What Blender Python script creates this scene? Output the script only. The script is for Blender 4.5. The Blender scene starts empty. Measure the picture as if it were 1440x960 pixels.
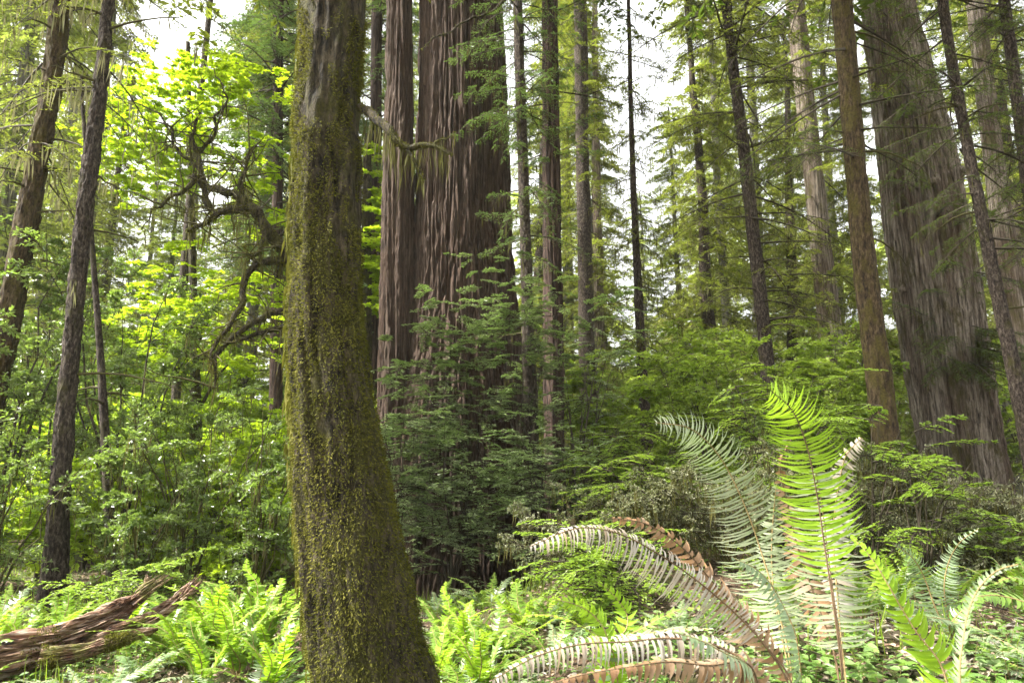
import bpy, math
import numpy as np
from mathutils import Vector

# ------------------------------------------------------------------ camera, sky, sun, exposure
S = bpy.context.scene
rng = np.random.default_rng(7)
COL = S.collection
PITCH = math.radians(10.5)
CAM = np.array([0.0, 0.0, 1.45])
FWD = np.array([0, math.cos(PITCH), math.sin(PITCH)])
RGT = np.array([1.0, 0, 0])
UPV = np.array([0, -math.sin(PITCH), math.cos(PITCH)])
cd = bpy.data.cameras.new('camera'); co = bpy.data.objects.new('camera', cd); COL.objects.link(co)
cd.lens = 25; cd.sensor_width = 36; cd.clip_end = 2000; cd.clip_start = 0.05
co.location = CAM; co.rotation_euler = (math.pi/2 + PITCH, 0, 0)
cd.dof.use_dof = True; cd.dof.focus_distance = 4.2; cd.dof.aperture_fstop = 5.0
S.camera = co
SUN_EL, SUN_AZ = math.radians(52), math.radians(-95)      # azimuth measured from +Y towards +X
w = bpy.data.worlds.new('World'); S.world = w; w.use_nodes = True
nt = w.node_tree; bg = nt.nodes['Background']
sky = nt.nodes.new('ShaderNodeTexSky'); sky.sky_type = 'NISHITA'; sky.sun_disc = False
sky.sun_elevation = SUN_EL; sky.sun_rotation = SUN_AZ
sky.dust_density = 4.0; sky.air_density = 1.0; sky.ozone_density = 1.0
hs = nt.nodes.new('ShaderNodeHueSaturation'); hs.inputs['Saturation'].default_value = 0.06
nt.links.new(sky.outputs[0], hs.inputs['Color']); nt.links.new(hs.outputs[0], bg.inputs[0])
bg.inputs[1].default_value = 0.128
sl = bpy.data.lights.new('sun', 'SUN'); so = bpy.data.objects.new('sun', sl); COL.objects.link(so)
sl.energy = 3.5; sl.angle = math.radians(6); sl.color = (1, 0.95, 0.86)
sd = Vector((math.sin(SUN_AZ)*math.cos(SUN_EL), math.cos(SUN_AZ)*math.cos(SUN_EL), math.sin(SUN_EL)))
so.rotation_euler = (-sd).to_track_quat('-Z', 'Y').to_euler()
S.view_settings.view_transform = 'Standard'; S.view_settings.look = 'None'
S.view_settings.gamma = 1; S.view_settings.exposure = 2.45
S.render.engine = 'CYCLES'
cy = S.cycles
cy.max_bounces = 6; cy.diffuse_bounces = 3; cy.glossy_bounces = 2; cy.transmission_bounces = 4
cy.transparent_max_bounces = 4; cy.volume_bounces = 0
cy.use_adaptive_sampling = True; cy.adaptive_threshold = 0.02
cy.use_denoising = True; cy.caustics_reflective = False; cy.caustics_refractive = False
cy.sample_clamp_indirect = 6

# ------------------------------------------------------------------ helpers
def at(px, py, Y):
    d = FWD + (px-720)/1000*RGT + (480-py)/1000*UPV
    return CAM + d*(Y/d[1])
def depth(px, py, Y):
    d = FWD + (px-720)/1000*RGT + (480-py)/1000*UPV
    return Y/d[1]
def sstep(a, b, x):
    t = np.clip((x-a)/(b-a), 0, 1); return t*t*(3-2*t)
def vnoise(P, seed=0):
    P = np.asarray(P, float); i = np.floor(P).astype(np.int64); f = P-i; f = f*f*(3-2*f)
    def h(a, b, c):
        n = (a*374761393 + b*668265263 + c*2147483647 + seed*974634777) & 0xFFFFFFFF
        n = ((n ^ (n >> 13))*1274126177) & 0xFFFFFFFF
        n = ((n ^ (n >> 16))*2246822519) & 0xFFFFFFFF
        return ((n ^ (n >> 15)) & 0xFFFFFF)/float(0xFFFFFF)*2-1
    r = 0
    for dx in (0, 1):
        for dy in (0, 1):
            for dz in (0, 1):
                wgt = (f[..., 0] if dx else 1-f[..., 0])*(f[..., 1] if dy else 1-f[..., 1])*(f[..., 2] if dz else 1-f[..., 2])
                r = r + wgt*h(i[..., 0]+dx, i[..., 1]+dy, i[..., 2]+dz)
    return r
def G(x, y):
    x = np.asarray(x, float); y = np.asarray(y, float)
    z = 0.15 + 0.45*sstep(-0.4, 1.1, x)
    z = z - 0.75*np.exp(-((x+1.2)/3.2)**2)*sstep(6, 12, y)*(1-sstep(22, 32, y))
    z = z + 0.10*np.maximum(y-28, 0)
    P = np.stack([x*0.6, y*0.6, np.zeros_like(x)], -1)
    z = z + 0.10*vnoise(P, 3)*sstep(0, 6, np.hypot(x, y)) + 0.03*vnoise(P*4, 4)
    return z
def nrm(v):
    return v/np.maximum(np.linalg.norm(v, axis=-1, keepdims=True), 1e-9)
Zv = np.array([0, 0, 1.0])
def U(a, b, *s): return rng.uniform(a, b, s if s else None)

class MB:
    def __init__(s): s.V = []; s.F = []; s.M = []; s.Sm = []; s.n = 0
    def add(s, V, F, m=0, smooth=False):
        V = np.asarray(V, float).reshape(-1, 3); F = np.asarray(F, np.int64).reshape(-1, 4)
        s.V.append(V); s.F.append(F+s.n); s.M.append(np.full(len(F), m, np.int32)); s.Sm.append(np.full(len(F), smooth, bool)); s.n += len(V)
    def leaves(s, P, D, N, L, W, m=0, fold=0.15, rnd=False, bend=0.0):
        P = P.reshape(-1, 3); D = nrm(D.reshape(-1, 3)); N = N.reshape(-1, 3); n = len(P)
        L = np.broadcast_to(np.asarray(L, float).reshape(-1, 1), (n, 1)); W = np.broadcast_to(np.asarray(W, float).reshape(-1, 1), (n, 1))
        B = nrm(np.cross(N, D)); N = np.cross(D, B)
        tip = P + D*L - N*L*bend
        if rnd:
            l1 = P+D*L*.28+B*W*.45+N*W*fold; l2 = P+D*L*.68+B*W*.42+N*(W*fold-L*bend*.4)
            r1 = P+D*L*.28-B*W*.45+N*W*fold; r2 = P+D*L*.68-B*W*.42+N*(W*fold-L*bend*.4)
            V = np.stack([P, l1, l2, tip, r2, r1], 1); b = np.arange(n)[:, None]*6
            F = np.concatenate([b+np.array([[0, 3, 2, 1]]), b+np.array([[0, 5, 4, 3]])])
        else:
            V = np.stack([P, P+D*L*.5-B*W*.5+N*W*fold, tip, P+D*L*.5+B*W*.5+N*W*fold], 1)
            F = np.arange(n)[:, None]*4+np.array([[0, 1, 2, 3]])
        s.add(V, F, m)
    def lines(s, P, R, m=0, sides=3):
        """P (M,S,3) centre lines, R (M,S) radii"""
        P = np.asarray(P, float); R = np.asarray(R, float); M, K = P.shape[:2]
        T = nrm(np.gradient(P, axis=1)) if K > 2 else nrm(np.repeat(P[:, -1:]-P[:, :1], K, 1))
        ref = np.where(np.abs(nrm(P[:, -1]-P[:, 0])[:, 2:3]) > .8, np.array([[1.0, 0, 0]]), Zv[None])[:, None, :]
        A = nrm(np.cross(T, ref)); B = np.cross(T, A)
        an = np.arange(sides)*2*np.pi/sides
        V = P[:, :, None]+R[:, :, None, None]*(A[:, :, None]*np.cos(an)[None, None, :, None]+B[:, :, None]*np.sin(an)[None, None, :, None])
        k, j = np.meshgrid(np.arange(K-1), np.arange(sides), indexing='ij'); k = k.ravel(); j = j.ravel(); j2 = (j+1) % sides
        f = np.stack([k*sides+j, k*sides+j2, (k+1)*sides+j2, (k+1)*sides+j], 1)
        F = (np.arange(M)[:, None, None]*K*sides+f[None])
        s.add(V, F, m, True)
    def strands(s, P, L, W, m):
        n = len(P); D = np.stack([U(-.15, .15, n), U(-.15, .15, n), -np.ones(n)], 1)
        a = U(0, 6.28, n); s.leaves(P, D, np.stack([np.cos(a), np.sin(a), 0*a], 1), L, W, m, 0)
    def build(s, name, mats, parent=None, org=None):
        V = np.concatenate(s.V) if s.V else np.zeros((0, 3)); F = np.concatenate(s.F)
        if org is None and parent is not None: org = ORG[parent.name]
        if org is not None: V = V-np.asarray(org)
        me = bpy.data.meshes.new(name); nf = len(F)
        me.vertices.add(len(V)); me.vertices.foreach_set('co', V.astype(np.float32).ravel())
        me.loops.add(nf*4); me.loops.foreach_set('vertex_index', F.astype(np.int32).ravel())
        me.polygons.add(nf); me.polygons.foreach_set('loop_start', np.arange(nf, dtype=np.int32)*4)
        for m in mats: me.materials.append(M[m])
        me.polygons.foreach_set('material_index', np.concatenate(s.M)); me.polygons.foreach_set('use_smooth', np.concatenate(s.Sm))
        me.update(calc_edges=True)
        o = bpy.data.objects.new(name, me); COL.objects.link(o)
        if parent is not None: o.parent = parent; ORG[o.name] = org
        else:
            o.location = org if org is not None else (0, 0, 0); ORG[o.name] = np.asarray(org if org is not None else (0, 0, 0))
        return o
ORG = {}
def tag(o, label=None, cat=None, group=None, kind=None):
    if label: o['label'] = label
    if cat: o['category'] = cat
    if group: o['group'] = group
    if kind: o['kind'] = kind
    return o
def empty(name, loc, label, cat, group=None):
    o = bpy.data.objects.new(name, None); COL.objects.link(o); o.location = [float(c) for c in loc]; o.empty_display_size = .2
    ORG[o.name] = np.asarray(loc, float); return tag(o, label, cat, group)
def copy_tree(o, parent=None):
    kids = list(o.children); c = o.copy(); COL.objects.link(c); c.parent = parent
    for k in kids: copy_tree(k, c)
    return c
def smooth_path(P, n):
    P = np.asarray(P, float); d = np.r_[0, np.cumsum(np.linalg.norm(np.diff(P[:, :3], axis=0), axis=1))]
    # Catmull-Rom through the control points
    t = np.linspace(0, d[-1], n); i = np.clip(np.searchsorted(d, t, side='right')-1, 0, len(P)-2)
    u = ((t-d[i])/(d[i+1]-d[i]))[:, None]
    m = np.gradient(P, d, axis=0); h = (d[i+1]-d[i])[:, None]
    return (2*u**3-3*u**2+1)*P[i]+(u**3-2*u**2+u)*h*m[i]+(-2*u**3+3*u**2)*P[i+1]+(u**3-u**2)*h*m[i+1]

# ------------------------------------------------------------------ materials
M = {}
def new_mat(name):
    m = bpy.data.materials.new(name); m.use_nodes = True; n = m.node_tree.nodes; n.clear(); M[name] = m
    return m.node_tree, n, m.node_tree.links
def nd(n, t, **k):
    x = n.new('ShaderNode'+t)
    for a, v in k.items(): setattr(x, a, v)
    return x
def noise(n, l, src, scale, detail=4, rough=.6, dist=0, vec=None):
    t = nd(n, 'TexNoise'); t.inputs['Scale'].default_value = scale; t.inputs['Detail'].default_value = detail
    t.inputs['Roughness'].default_value = rough; t.inputs['Distortion'].default_value = dist; l.new(src, t.inputs['Vector']); return t.outputs['Fac']
def mapping(n, l, src, sc):
    m = nd(n, 'Mapping'); m.inputs['Scale'].default_value = sc; l.new(src, m.inputs['Vector']); return m.outputs[0]
def ramp(n, l, fac, stops):
    r = nd(n, 'ValToRGB'); l.new(fac, r.inputs[0]); e = r.color_ramp.elements
    while len(e) < len(stops): e.new(.5)
    for k, (p, c) in enumerate(stops): e[k].position = p; e[k].color = (*c, 1) if len(c) == 3 else c
    return r.outputs[0]
def mix(n, l, f, a, b, mode='MIX'):
    m = nd(n, 'Mix', data_type='RGBA', blend_type=mode)
    for s, v in ((0, f), (6, a), (7, b)):
        if hasattr(v, 'is_linked'): l.new(v, m.inputs[s])
        else: m.inputs[s].default_value = v if s == 0 else (*v, 1)
    return m.outputs[2]
def leaf_mat(name, ca, cb, cc, trans, tr=.35, rough=.45, spec=.5, cpatch=1.2):
    """ca-cb per leaf, cc in patches; trans = colour of the light through the leaf"""
    if name[:4] in ('leaf', 'need', 'fern') and name not in ('needle_sprout', 'leaf_evergreen', 'needle_redwood', 'fern_pale', 'fern_silver', 'fern_pinkish', 'fern_brown'): ca, cb, cc, trans = [(c[0]*1.05, c[1], c[2]*.85) for c in (ca, cb, cc, trans)]
    T, n, l = new_mat(name)
    g = nd(n, 'NewGeometry'); tc = nd(n, 'TexCoord')
    c = ramp(n, l, g.outputs['Random Per Island'], [(0, ca), (.75, cb), (1, cc)])
    f = noise(n, l, tc.outputs['Object'], cpatch, 2)
    f2 = ramp(n, l, f, [(.42, (0, 0, 0)), (.66, (1, 1, 1))])
    mm = nd(n, 'Math', operation='MULTIPLY'); l.new(f2, mm.inputs[0]); mm.inputs[1].default_value = .6
    c = mix(n, l, mm.outputs[0], c, cc)
    p = nd(n, 'BsdfPrincipled'); l.new(c, p.inputs['Base Color']); p.inputs['Roughness'].default_value = rough
    p.inputs['Specular IOR Level'].default_value = spec
    t = nd(n, 'BsdfTranslucent'); l.new(mix(n, l, .5, c, trans), t.inputs[0])
    s = nd(n, 'MixShader'); s.inputs[0].default_value = tr; l.new(p.outputs[0], s.inputs[1]); l.new(t.outputs[0], s.inputs[2])
    o = nd(n, 'OutputMaterial'); l.new(s.outputs[0], o.inputs[0])
def bark_mat(name, cols, vs, moss=None, mossamt=.5, bump=.6, bdist=.02, rough=.9, mosscale=3.0, extra=None, dz=1.0):
    """cols: ramp stops over vertically stretched noise of scale vs"""
    T, n, l = new_mat(name)
    tc = nd(n, 'TexCoord'); ob = tc.outputs['Object']
    v = mapping(n, l, ob, (vs, vs, vs*.055*dz))
    f = noise(n, l, v, 1, 6, .7, .4)
    c = ramp(n, l, f, cols)
    big = noise(n, l, mapping(n, l, ob, (1.5, 1.5, .35)), 1, 3)
    if extra:
        c = mix(n, l, ramp(n, l, big, [(.45, (0, 0, 0)), (.62, (1, 1, 1))]), c, ramp(n, l, f, extra))
    fine = noise(n, l, mapping(n, l, ob, (vs*4, vs*4, vs*.5*dz)), 1, 4)
    c = mix(n, l, .55, c, ramp(n, l, fine, [(.25, (.45, .45, .45)), (.7, (1.35, 1.35, 1.35))]), 'MULTIPLY')
    h = f
    if moss:
        mf = noise(n, l, mapping(n, l, ob, (mosscale, mosscale, mosscale*.45)), 1, 6, .75)
        lo = .72-mossamt*.5
        mk = ramp(n, l, mf, [(lo, (0, 0, 0)), (lo+.12, (1, 1, 1))])
        mc = ramp(n, l, noise(n, l, ob, 45, 3), [(.3, moss[0]), (.7, moss[1])])
        c = mix(n, l, mk, c, mc)
    p = nd(n, 'BsdfPrincipled'); l.new(c, p.inputs['Base Color']); p.inputs['Roughness'].default_value = rough; p.inputs['Specular IOR Level'].default_value = .25
    b = nd(n, 'Bump'); b.inputs['Strength'].default_value = bump; b.inputs['Distance'].default_value = bdist
    ad = nd(n, 'Math', operation='ADD'); l.new(f, ad.inputs[0]); l.new(fine, ad.inputs[1]); l.new(ad.outputs[0], b.inputs['Height']); l.new(b.outputs[0], p.inputs['Normal'])
    o = nd(n, 'OutputMaterial'); l.new(p.outputs[0], o.inputs[0])
def plain(name, a, b, scale=8, rough=.85, bump=.3):
    T, n, l = new_mat(name); tc = nd(n, 'TexCoord'); f = noise(n, l, tc.outputs['Object'], scale, 5)
    c = ramp(n, l, f, [(.3, a), (.7, b)])
    p = nd(n, 'BsdfPrincipled'); l.new(c, p.inputs['Base Color']); p.inputs['Roughness'].default_value = rough; p.inputs['Specular IOR Level'].default_value = .25
    bb = nd(n, 'Bump'); bb.inputs['Strength'].default_value = bump; bb.inputs['Distance'].default_value = .02; l.new(f, bb.inputs['Height']); l.new(bb.outputs[0], p.inputs['Normal'])
    o = nd(n, 'OutputMaterial'); l.new(p.outputs[0], o.inputs[0])

leaf_mat('leaf_evergreen', (.085, .135, .03), (.145, .205, .045), (.21, .25, .08), (.32, .5, .04), .4, .3, .7)
leaf_mat('leaf_understory', (.11, .18, .025), (.18, .27, .035), (.23, .29, .05), (.36, .56, .03), .45)
leaf_mat('leaf_lime', (.19, .31, .02), (.28, .41, .025), (.33, .44, .03), (.5, .72, .03), .5, .5)
leaf_mat('leaf_maple', (.2, .34, .015), (.3, .44, .02), (.36, .5, .03), (.6, .8, .03), .55, .5)
leaf_mat('needle_redwood', (.045, .085, .03), (.08, .13, .04), (.12, .18, .04), (.2, .32, .03), .28, .38, .7)
leaf_mat('needle_sprout', (.23, .28, .13), (.34, .39, .21), (.28, .42, .08), (.25, .42, .04), .25, .33, .9, 1.6)
leaf_mat('needle_conifer', (.085, .115, .02), (.15, .18, .03), (.21, .22, .045), (.3, .40, .04), .4, .5)
leaf_mat('needle_dark', (.035, .065, .012), (.065, .10, .018), (.12, .16, .025), (.18, .3, .03), .33, .5)
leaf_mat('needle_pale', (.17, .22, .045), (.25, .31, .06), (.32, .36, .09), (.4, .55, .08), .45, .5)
leaf_mat('leaf_dull', (.085, .11, .05), (.15, .17, .09), (.24, .24, .16), (.25, .3, .07), .28, .45)
leaf_mat('leaf_hemlock', (.13, .22, .03), (.19, .31, .04), (.24, .34, .06), (.4, .6, .05), .45, .45)
leaf_mat('fern_fresh', (.17, .30, .02), (.22, .38, .03), (.26, .40, .05), (.42, .68, .03), .45, .42, .25, 6)
leaf_mat('fern_mid', (.09, .18, .025), (.14, .25, .04), (.2, .31, .06), (.3, .52, .03), .38, .36, .6, 5)
leaf_mat('fern_pale', (.25, .28, .17), (.34, .36, .25), (.2, .26, .11), (.35, .5, .2), .3, .35, .6, 7)  # pale fern undersides, with whitish glare put into the colour
leaf_mat('fern_silver', (.17, .22, .12), (.25, .30, .18), (.14, .23, .08), (.3, .5, .2), .3, .35, .6, 7)
leaf_mat('fern_pinkish', (.34, .31, .26), (.42, .385, .34), (.27, .19, .12), (.45, .42, .3), .25, .4, .5, 9)
leaf_mat('fern_brown', (.18, .10, .05), (.26, .15, .075), (.36, .27, .19), (.4, .25, .1), .25, .6, .3, 7)
leaf_mat('lichen', (.075, .07, .02), (.12, .11, .035), (.06, .065, .02), (.22, .21, .06), .35, .8, .1)
leaf_mat('lichen_pale', (.19, .18, .085), (.26, .245, .13), (.15, .155, .06), (.35, .33, .15), .35, .8, .1)
leaf_mat('moss_tuft', (.038, .040, .007), (.10, .10, .015), (.17, .16, .028), (.15, .16, .02), .3, .8, .15, 3)
leaf_mat('litter_brown', (.13, .08, .05), (.25, .165, .11), (.36, .29, .22), (.3, .2, .1), .1, .6, .3, 3)
leaf_mat('litter_pale', (.22, .2, .165), (.32, .29, .24), (.42, .27, .18), (.4, .35, .2), .15, .5, .4, 3)
leaf_mat('herb', (.09, .18, .03), (.14, .25, .04), (.25, .34, .14), (.3, .5, .05), .35, .4, .5, 3)
bark_mat('bark_redwood', [(.33, (.012, .007, .005)), (.44, (.05, .03, .021)), (.55, (.10, .068, .05)), (.72, (.19, .145, .115))], 30, extra=[(.33, (.014, .009, .006)), (.5, (.07, .042, .028)), (.72, (.15, .10, .072))], bump=.9, bdist=.04)
bark_mat('bark_redwood_dark', [(.38, (.010, .006, .004)), (.5, (.045, .027, .02)), (.64, (.12, .08, .06))], 30, bump=.8)
bark_mat('bark_grey', [(.34, (.014, .011, .008)), (.43, (.10, .08, .06)), (.54, (.25, .205, .16)), (.7, (.43, .375, .31))], 26, moss=((.05, .042, .015), (.10, .085, .03)), mossamt=.42, bump=.9, bdist=.04, extra=[(.34, (.02, .012, .008)), (.5, (.09, .06, .04)), (.7, (.21, .17, .13))])
bark_mat('bark_mossy', [(.38, (.010, .008, .005)), (.5, (.05, .04, .023)), (.64, (.12, .095, .058))], 34, moss=((.024, .023, .005), (.082, .075, .015)), mossamt=.5, bump=1, bdist=.03, dz=5, mosscale=6)
bark_mat('bark_orange', [(.38, (.014, .009, .005)), (.5, (.058, .038, .018)), (.63, (.125, .088, .045))], 40, moss=((.045, .036, .008), (.095, .075, .016)), mossamt=.5, bump=.9, dz=5, mosscale=7)
bark_mat('bark_brown', [(.38, (.010, .007, .005)), (.48, (.042, .030, .022)), (.57, (.092, .07, .054)), (.66, (.18, .15, .12))], 42, moss=((.03, .028, .008), (.07, .06, .016)), mossamt=.36, bump=1, dz=7, mosscale=6)
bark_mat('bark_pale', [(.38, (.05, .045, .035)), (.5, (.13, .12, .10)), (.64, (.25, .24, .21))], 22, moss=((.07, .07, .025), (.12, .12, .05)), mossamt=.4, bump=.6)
plain('twig', (.03, .024, .016), (.075, .06, .04)); plain('twig_mossy', (.035, .03, .01), (.08, .07, .02)); plain('stem_fern', (.2, .15, .06), (.3, .22, .1), 20)
plain('stem_dark', (.08, .05, .025), (.14, .09, .05), 20); plain('knot', (.015, .012, .01), (.05, .035, .025))
# old wood: grain follows the log (local X)
def wood_old():
    T, n, l = new_mat('wood_log'); tc = nd(n, 'TexCoord'); ob = tc.outputs['Object']
    v = mapping(n, l, ob, (3, 48, 48)); f = noise(n, l, v, 1, 6, .65, .5)
    c = ramp(n, l, f, [(.38, (.014, .007, .003)), (.46, (.12, .055, .028)), (.54, (.28, .175, .11)), (.66, (.46, .39, .32))])
    r = noise(n, l, ob, 4, 4); c = mix(n, l, ramp(n, l, r, [(.48, (0, 0, 0)), (.6, (1, 1, 1))]), c, ramp(n, l, f, [(.35, (.015, .007, .004)), (.7, (.17, .07, .03))]))
    g = nd(n, 'NewGeometry'); sp = nd(n, 'SeparateXYZ'); l.new(ob, sp.inputs[0])
    mf = noise(n, l, ob, 3.3, 5, .7); c = mix(n, l, ramp(n, l, mf, [(.5, (0, 0, 0)), (.62, (1, 1, 1))]), c, ramp(n, l, noise(n, l, ob, 50, 2), [(.3, (.06, .06, .01)), (.7, (.15, .15, .02))]))
    p = nd(n, 'BsdfPrincipled'); l.new(c, p.inputs['Base Color']); p.inputs['Roughness'].default_value = .85
    b = nd(n, 'Bump'); b.inputs['Strength'].default_value = .9; b.inputs['Distance'].default_value = .02; l.new(f, b.inputs['Height']); l.new(b.outputs[0], p.inputs['Normal'])
    o = nd(n, 'OutputMaterial'); l.new(p.outputs[0], o.inputs[0])
wood_old()
def ground_mat():
    T, n, l = new_mat('forest_soil'); tc = nd(n, 'TexCoord'); ob = tc.outputs['Object']
    f = noise(n, l, ob, 14, 8, .75); c = ramp(n, l, f, [(.3, (.025, .016, .01)), (.5, (.09, .06, .038)), (.7, (.17, .12, .08))])
    f2 = noise(n, l, ob, .9, 5, .7); c = mix(n, l, ramp(n, l, f2, [(.45, (0, 0, 0)), (.62, (1, 1, 1))]), c, ramp(n, l, f, [(.3, (.025, .035, .01)), (.7, (.09, .12, .025))]))
    p = nd(n, 'BsdfPrincipled'); l.new(c, p.inputs['Base Color']); p.inputs['Roughness'].default_value = .95; p.inputs['Specular IOR Level'].default_value = .15
    b = nd(n, 'Bump'); b.inputs['Strength'].default_value = 1; b.inputs['Distance'].default_value = .05; l.new(f, b.inputs['Height']); l.new(b.outputs[0], p.inputs['Normal'])
    o = nd(n, 'OutputMaterial'); l.new(p.outputs[0], o.inputs[0])
ground_mat()

# ------------------------------------------------------------------ ground
g = MB(); a = np.linspace(-1, 1, 321); gx = np.sinh(a*4.6)/np.sinh(4.6)*160; gy = np.sinh(a*4.6)/np.sinh(4.6)*160+4
X, Yg = np.meshgrid(gx, gy); Zg = G(X, Yg); nn = 321
ii, jj = np.meshgrid(np.arange(nn-1), np.arange(nn-1), indexing='ij'); k = (ii*nn+jj).ravel()
g.add(np.stack([X, Yg, Zg], -1), np.stack([k, k+1, k+nn+1, k+nn], 1), 0, True)
tag(g.build('ground', ['forest_soil']), 'brown forest floor of soil and moss', kind='structure')

# ------------------------------------------------------------------ foliage generator
def boughs(mb, O, az, L, elev, droop, K, J, lL, lW, ratio=.35, ml=0, mw=1, alpha=58, keep=.85, tumble=.35, wood=.012, tdroop=.25, rnd=False, twigw=.0035, up=.12, mh=None, hn=0, hl=.2, hw=.02, maple=False, t0=.15, fwdlean=.75, roll=0):
    O = np.asarray(O, float).reshape(-1, 3); N = len(O); f = lambda v: np.broadcast_to(np.asarray(v, float), (N,)).copy()
    az, L, elev, droop = f(az), f(L), f(elev), f(droop)
    h = np.stack([np.sin(az), np.cos(az), 0*az], 1); sd_ = np.stack([np.cos(az), -np.sin(az), 0*az], 1)
    wa, wp = U(-.08, .08, N), U(0, 6.28, N)
    def C(t):      # t (N,...) -> points
        sh = (N,)+(1,)*(t.ndim-1); e = lambda v: v.reshape(sh)
        hh = h.reshape(sh+(3,)); ss = sd_.reshape(sh+(3,))
        return O.reshape(sh+(3,)) + hh*(e(L*np.cos(elev))*t)[..., None] + ss*(e(wa*L)*np.sin(t*4+e(wp)))[..., None] + Zv*(e(L*np.sin(elev))*t-e(droop*L)*t*t)[..., None]
    ts = np.linspace(0, 1, 7)[None].repeat(N, 0)
    if wood: mb.lines(C(ts), (L[:, None]*wood)*(1.05-ts), mw, 3)
    t = np.clip(np.linspace(t0, 1, K)[None, :, None]+U(-.4, .4, N, K, 2)/K, .05, 1)
    c = C(t); T = nrm(C(np.minimum(t+.02, 1.02))-C(t-.02))
    sgn = np.array([1, -1.0])[None, None, :, None]
    side = nrm(np.cross(T, Zv)); rl = rng.normal(0, roll, (N, 1, 1, 1))+rng.normal(0, roll*.3, side.shape[:3]+(1,)); side = (side*np.cos(rl)+np.cross(T, side)*np.sin(rl))*sgn
    al = np.radians(alpha)+U(-.25, .25, N, K, 2)
    td = nrm(T*np.cos(al)[..., None]+side*np.sin(al)[..., None]+Zv*U(-.15, .15, N, K, 2)[..., None]*2*tumble+Zv*up)
    prof = ((1-t)*.8+.2)*np.minimum(1, .45+t*1.8)
    tl = L[:, None, None]*ratio*prof*U(.55, 1.2, N, K, 2)
    ok = rng.random((N, K, 2)) < keep
    c, td, tl = c[ok], td[ok], tl[ok]; Mx = len(c)
    end = c+td*tl[:, None]-Zv*(tdroop*tl)[:, None]
    if twigw: mb.lines(np.stack([c, end], 1), np.stack([np.full(Mx, twigw), np.full(Mx, twigw*.4)], 1), mw, 3)
    u = (np.arange(J)+.6)/J; u = u[None, :, None]*np.ones((Mx, 1, 2))+U(-.3, .3, Mx, J, 2)/J
    p = c[:, None, None]+td[:, None, None]*(tl[:, None, None]*u)[..., None]-Zv*(tdroop*tl[:, None, None]*u*u)[..., None]
    pp = nrm(np.cross(td, Zv))[:, None, None]*np.array([1, -1.0])[None, None, :, None]
    ld = nrm(td[:, None, None]*fwdlean+pp*U(.5, 1, Mx, J, 2)[..., None]+Zv*(rng.normal(0, tumble*.6, (Mx, J, 2)))[..., None])
    nn_ = Zv+rng.normal(0, tumble, (Mx, J, 2, 3))
    ll = lL*U(.65, 1.3, Mx, J, 2)*(1.1-.35*u)
    if maple:
        for an in (-.85, 0, .85):
            q = np.cross(nn_, ld); mb.leaves(p, ld*math.cos(an)+nrm(q)*math.sin(an), nn_, ll*(1 if an == 0 else .85), ll*.45, ml, .12)
    else: mb.leaves(p, ld, nn_, ll, ll*(lW/lL), ml, .15, rnd, bend=.12 if rnd else 0)
    if mh is not None and hn:
        q = rng.random((N, hn)); hp = C(q).reshape(-1, 3); mb.strands(hp, hl*U(.4, 1.4, len(hp)), hw, mh)

# ------------------------------------------------------------------ trunks
def trunk_path(rows, Y, ztop, base=None, flare=0.0, toptaper=.6, lean_y=0):
    """rows (px centre, py, px width) from the top of the picture down; returns function of z"""
    P = np.array([at(a, b, Y) for a, b, c in rows]); R = np.array([c*depth(a, b, Y)/2000/math.sqrt(1+((a-720)/1000)**2+.3*((b-480)/1000)**2) for a, b, c in rows])
    o = np.argsort(P[:, 2]); P, R = P[o], R[o]
    k = min(2, len(P)-1)
    top = P[-1]+(P[-1]-P[-1-k])/(P[-1, 2]-P[-1-k, 2])*(ztop-P[-1, 2])
    bx = P[0]-(P[min(1, len(P)-1)]-P[0])*.5/(P[min(1, len(P)-1), 2]-P[0, 2])*(P[0, 2]+1)
    zb = float(G(bx[0], Y))
    if P[0, 2] > zb+.05:
        P = np.vstack([[bx[0], Y, zb-.35], P]); R = np.r_[R[0]*1.12, R]
    else: P[0, 2] = min(P[0, 2], zb-.2)
    P = np.vstack([P, top]); R = np.r_[R, R[-1]*toptaper]
    zz = P[:, 2]
    def f(z):
        z = np.asarray(z, float); r = 0; x = 0
        for d in (-.3, -.15, 0, .15, .3): x = x+np.interp(z+d, zz, P[:, 0]); r = r+np.interp(z+d, zz, R)
        r = r/5
        if flare: r = r*(1+flare*np.exp(-np.maximum(z-zb, 0)/.55))
        return np.stack([x/5, np.full_like(z, Y)+lean_y*(z-zb), z], -1), r
    return f, zb, np.array([bx[0], Y, zb])
def disp_redwood(X, Yc, z, R, amp, fr):
    wx = .07*vnoise(np.stack([X*1.2, Yc*1.2, z*.3], -1), 11)+.016*vnoise(np.stack([X*5, Yc*5, z*1.3], -1), 12)
    def crack(k, st, sd, wd): return np.clip(1-np.abs(vnoise(np.stack([(X+wx)*fr*k, (Yc-wx)*fr*k, z*fr*st+X*0], -1), sd))*wd, 0, 1)
    a = crack(1, .022, 13, 3.4); b = crack(2.3, .06, 14, 2.6); c = vnoise(np.stack([X*fr*5, Yc*fr*5, z*fr*.6], -1), 15); e = vnoise(np.stack([X*fr*.5, Yc*fr*.5, z*.3], -1), 16)
    br = vnoise(np.stack([X*fr*2, Yc*fr*2, z*fr*.5], -1), 17)
    return amp*(-a**1.3*1.1-b*.5*(1-a)+c*.16+e*.5+np.clip(br, -.2, .5)*.35)
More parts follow.
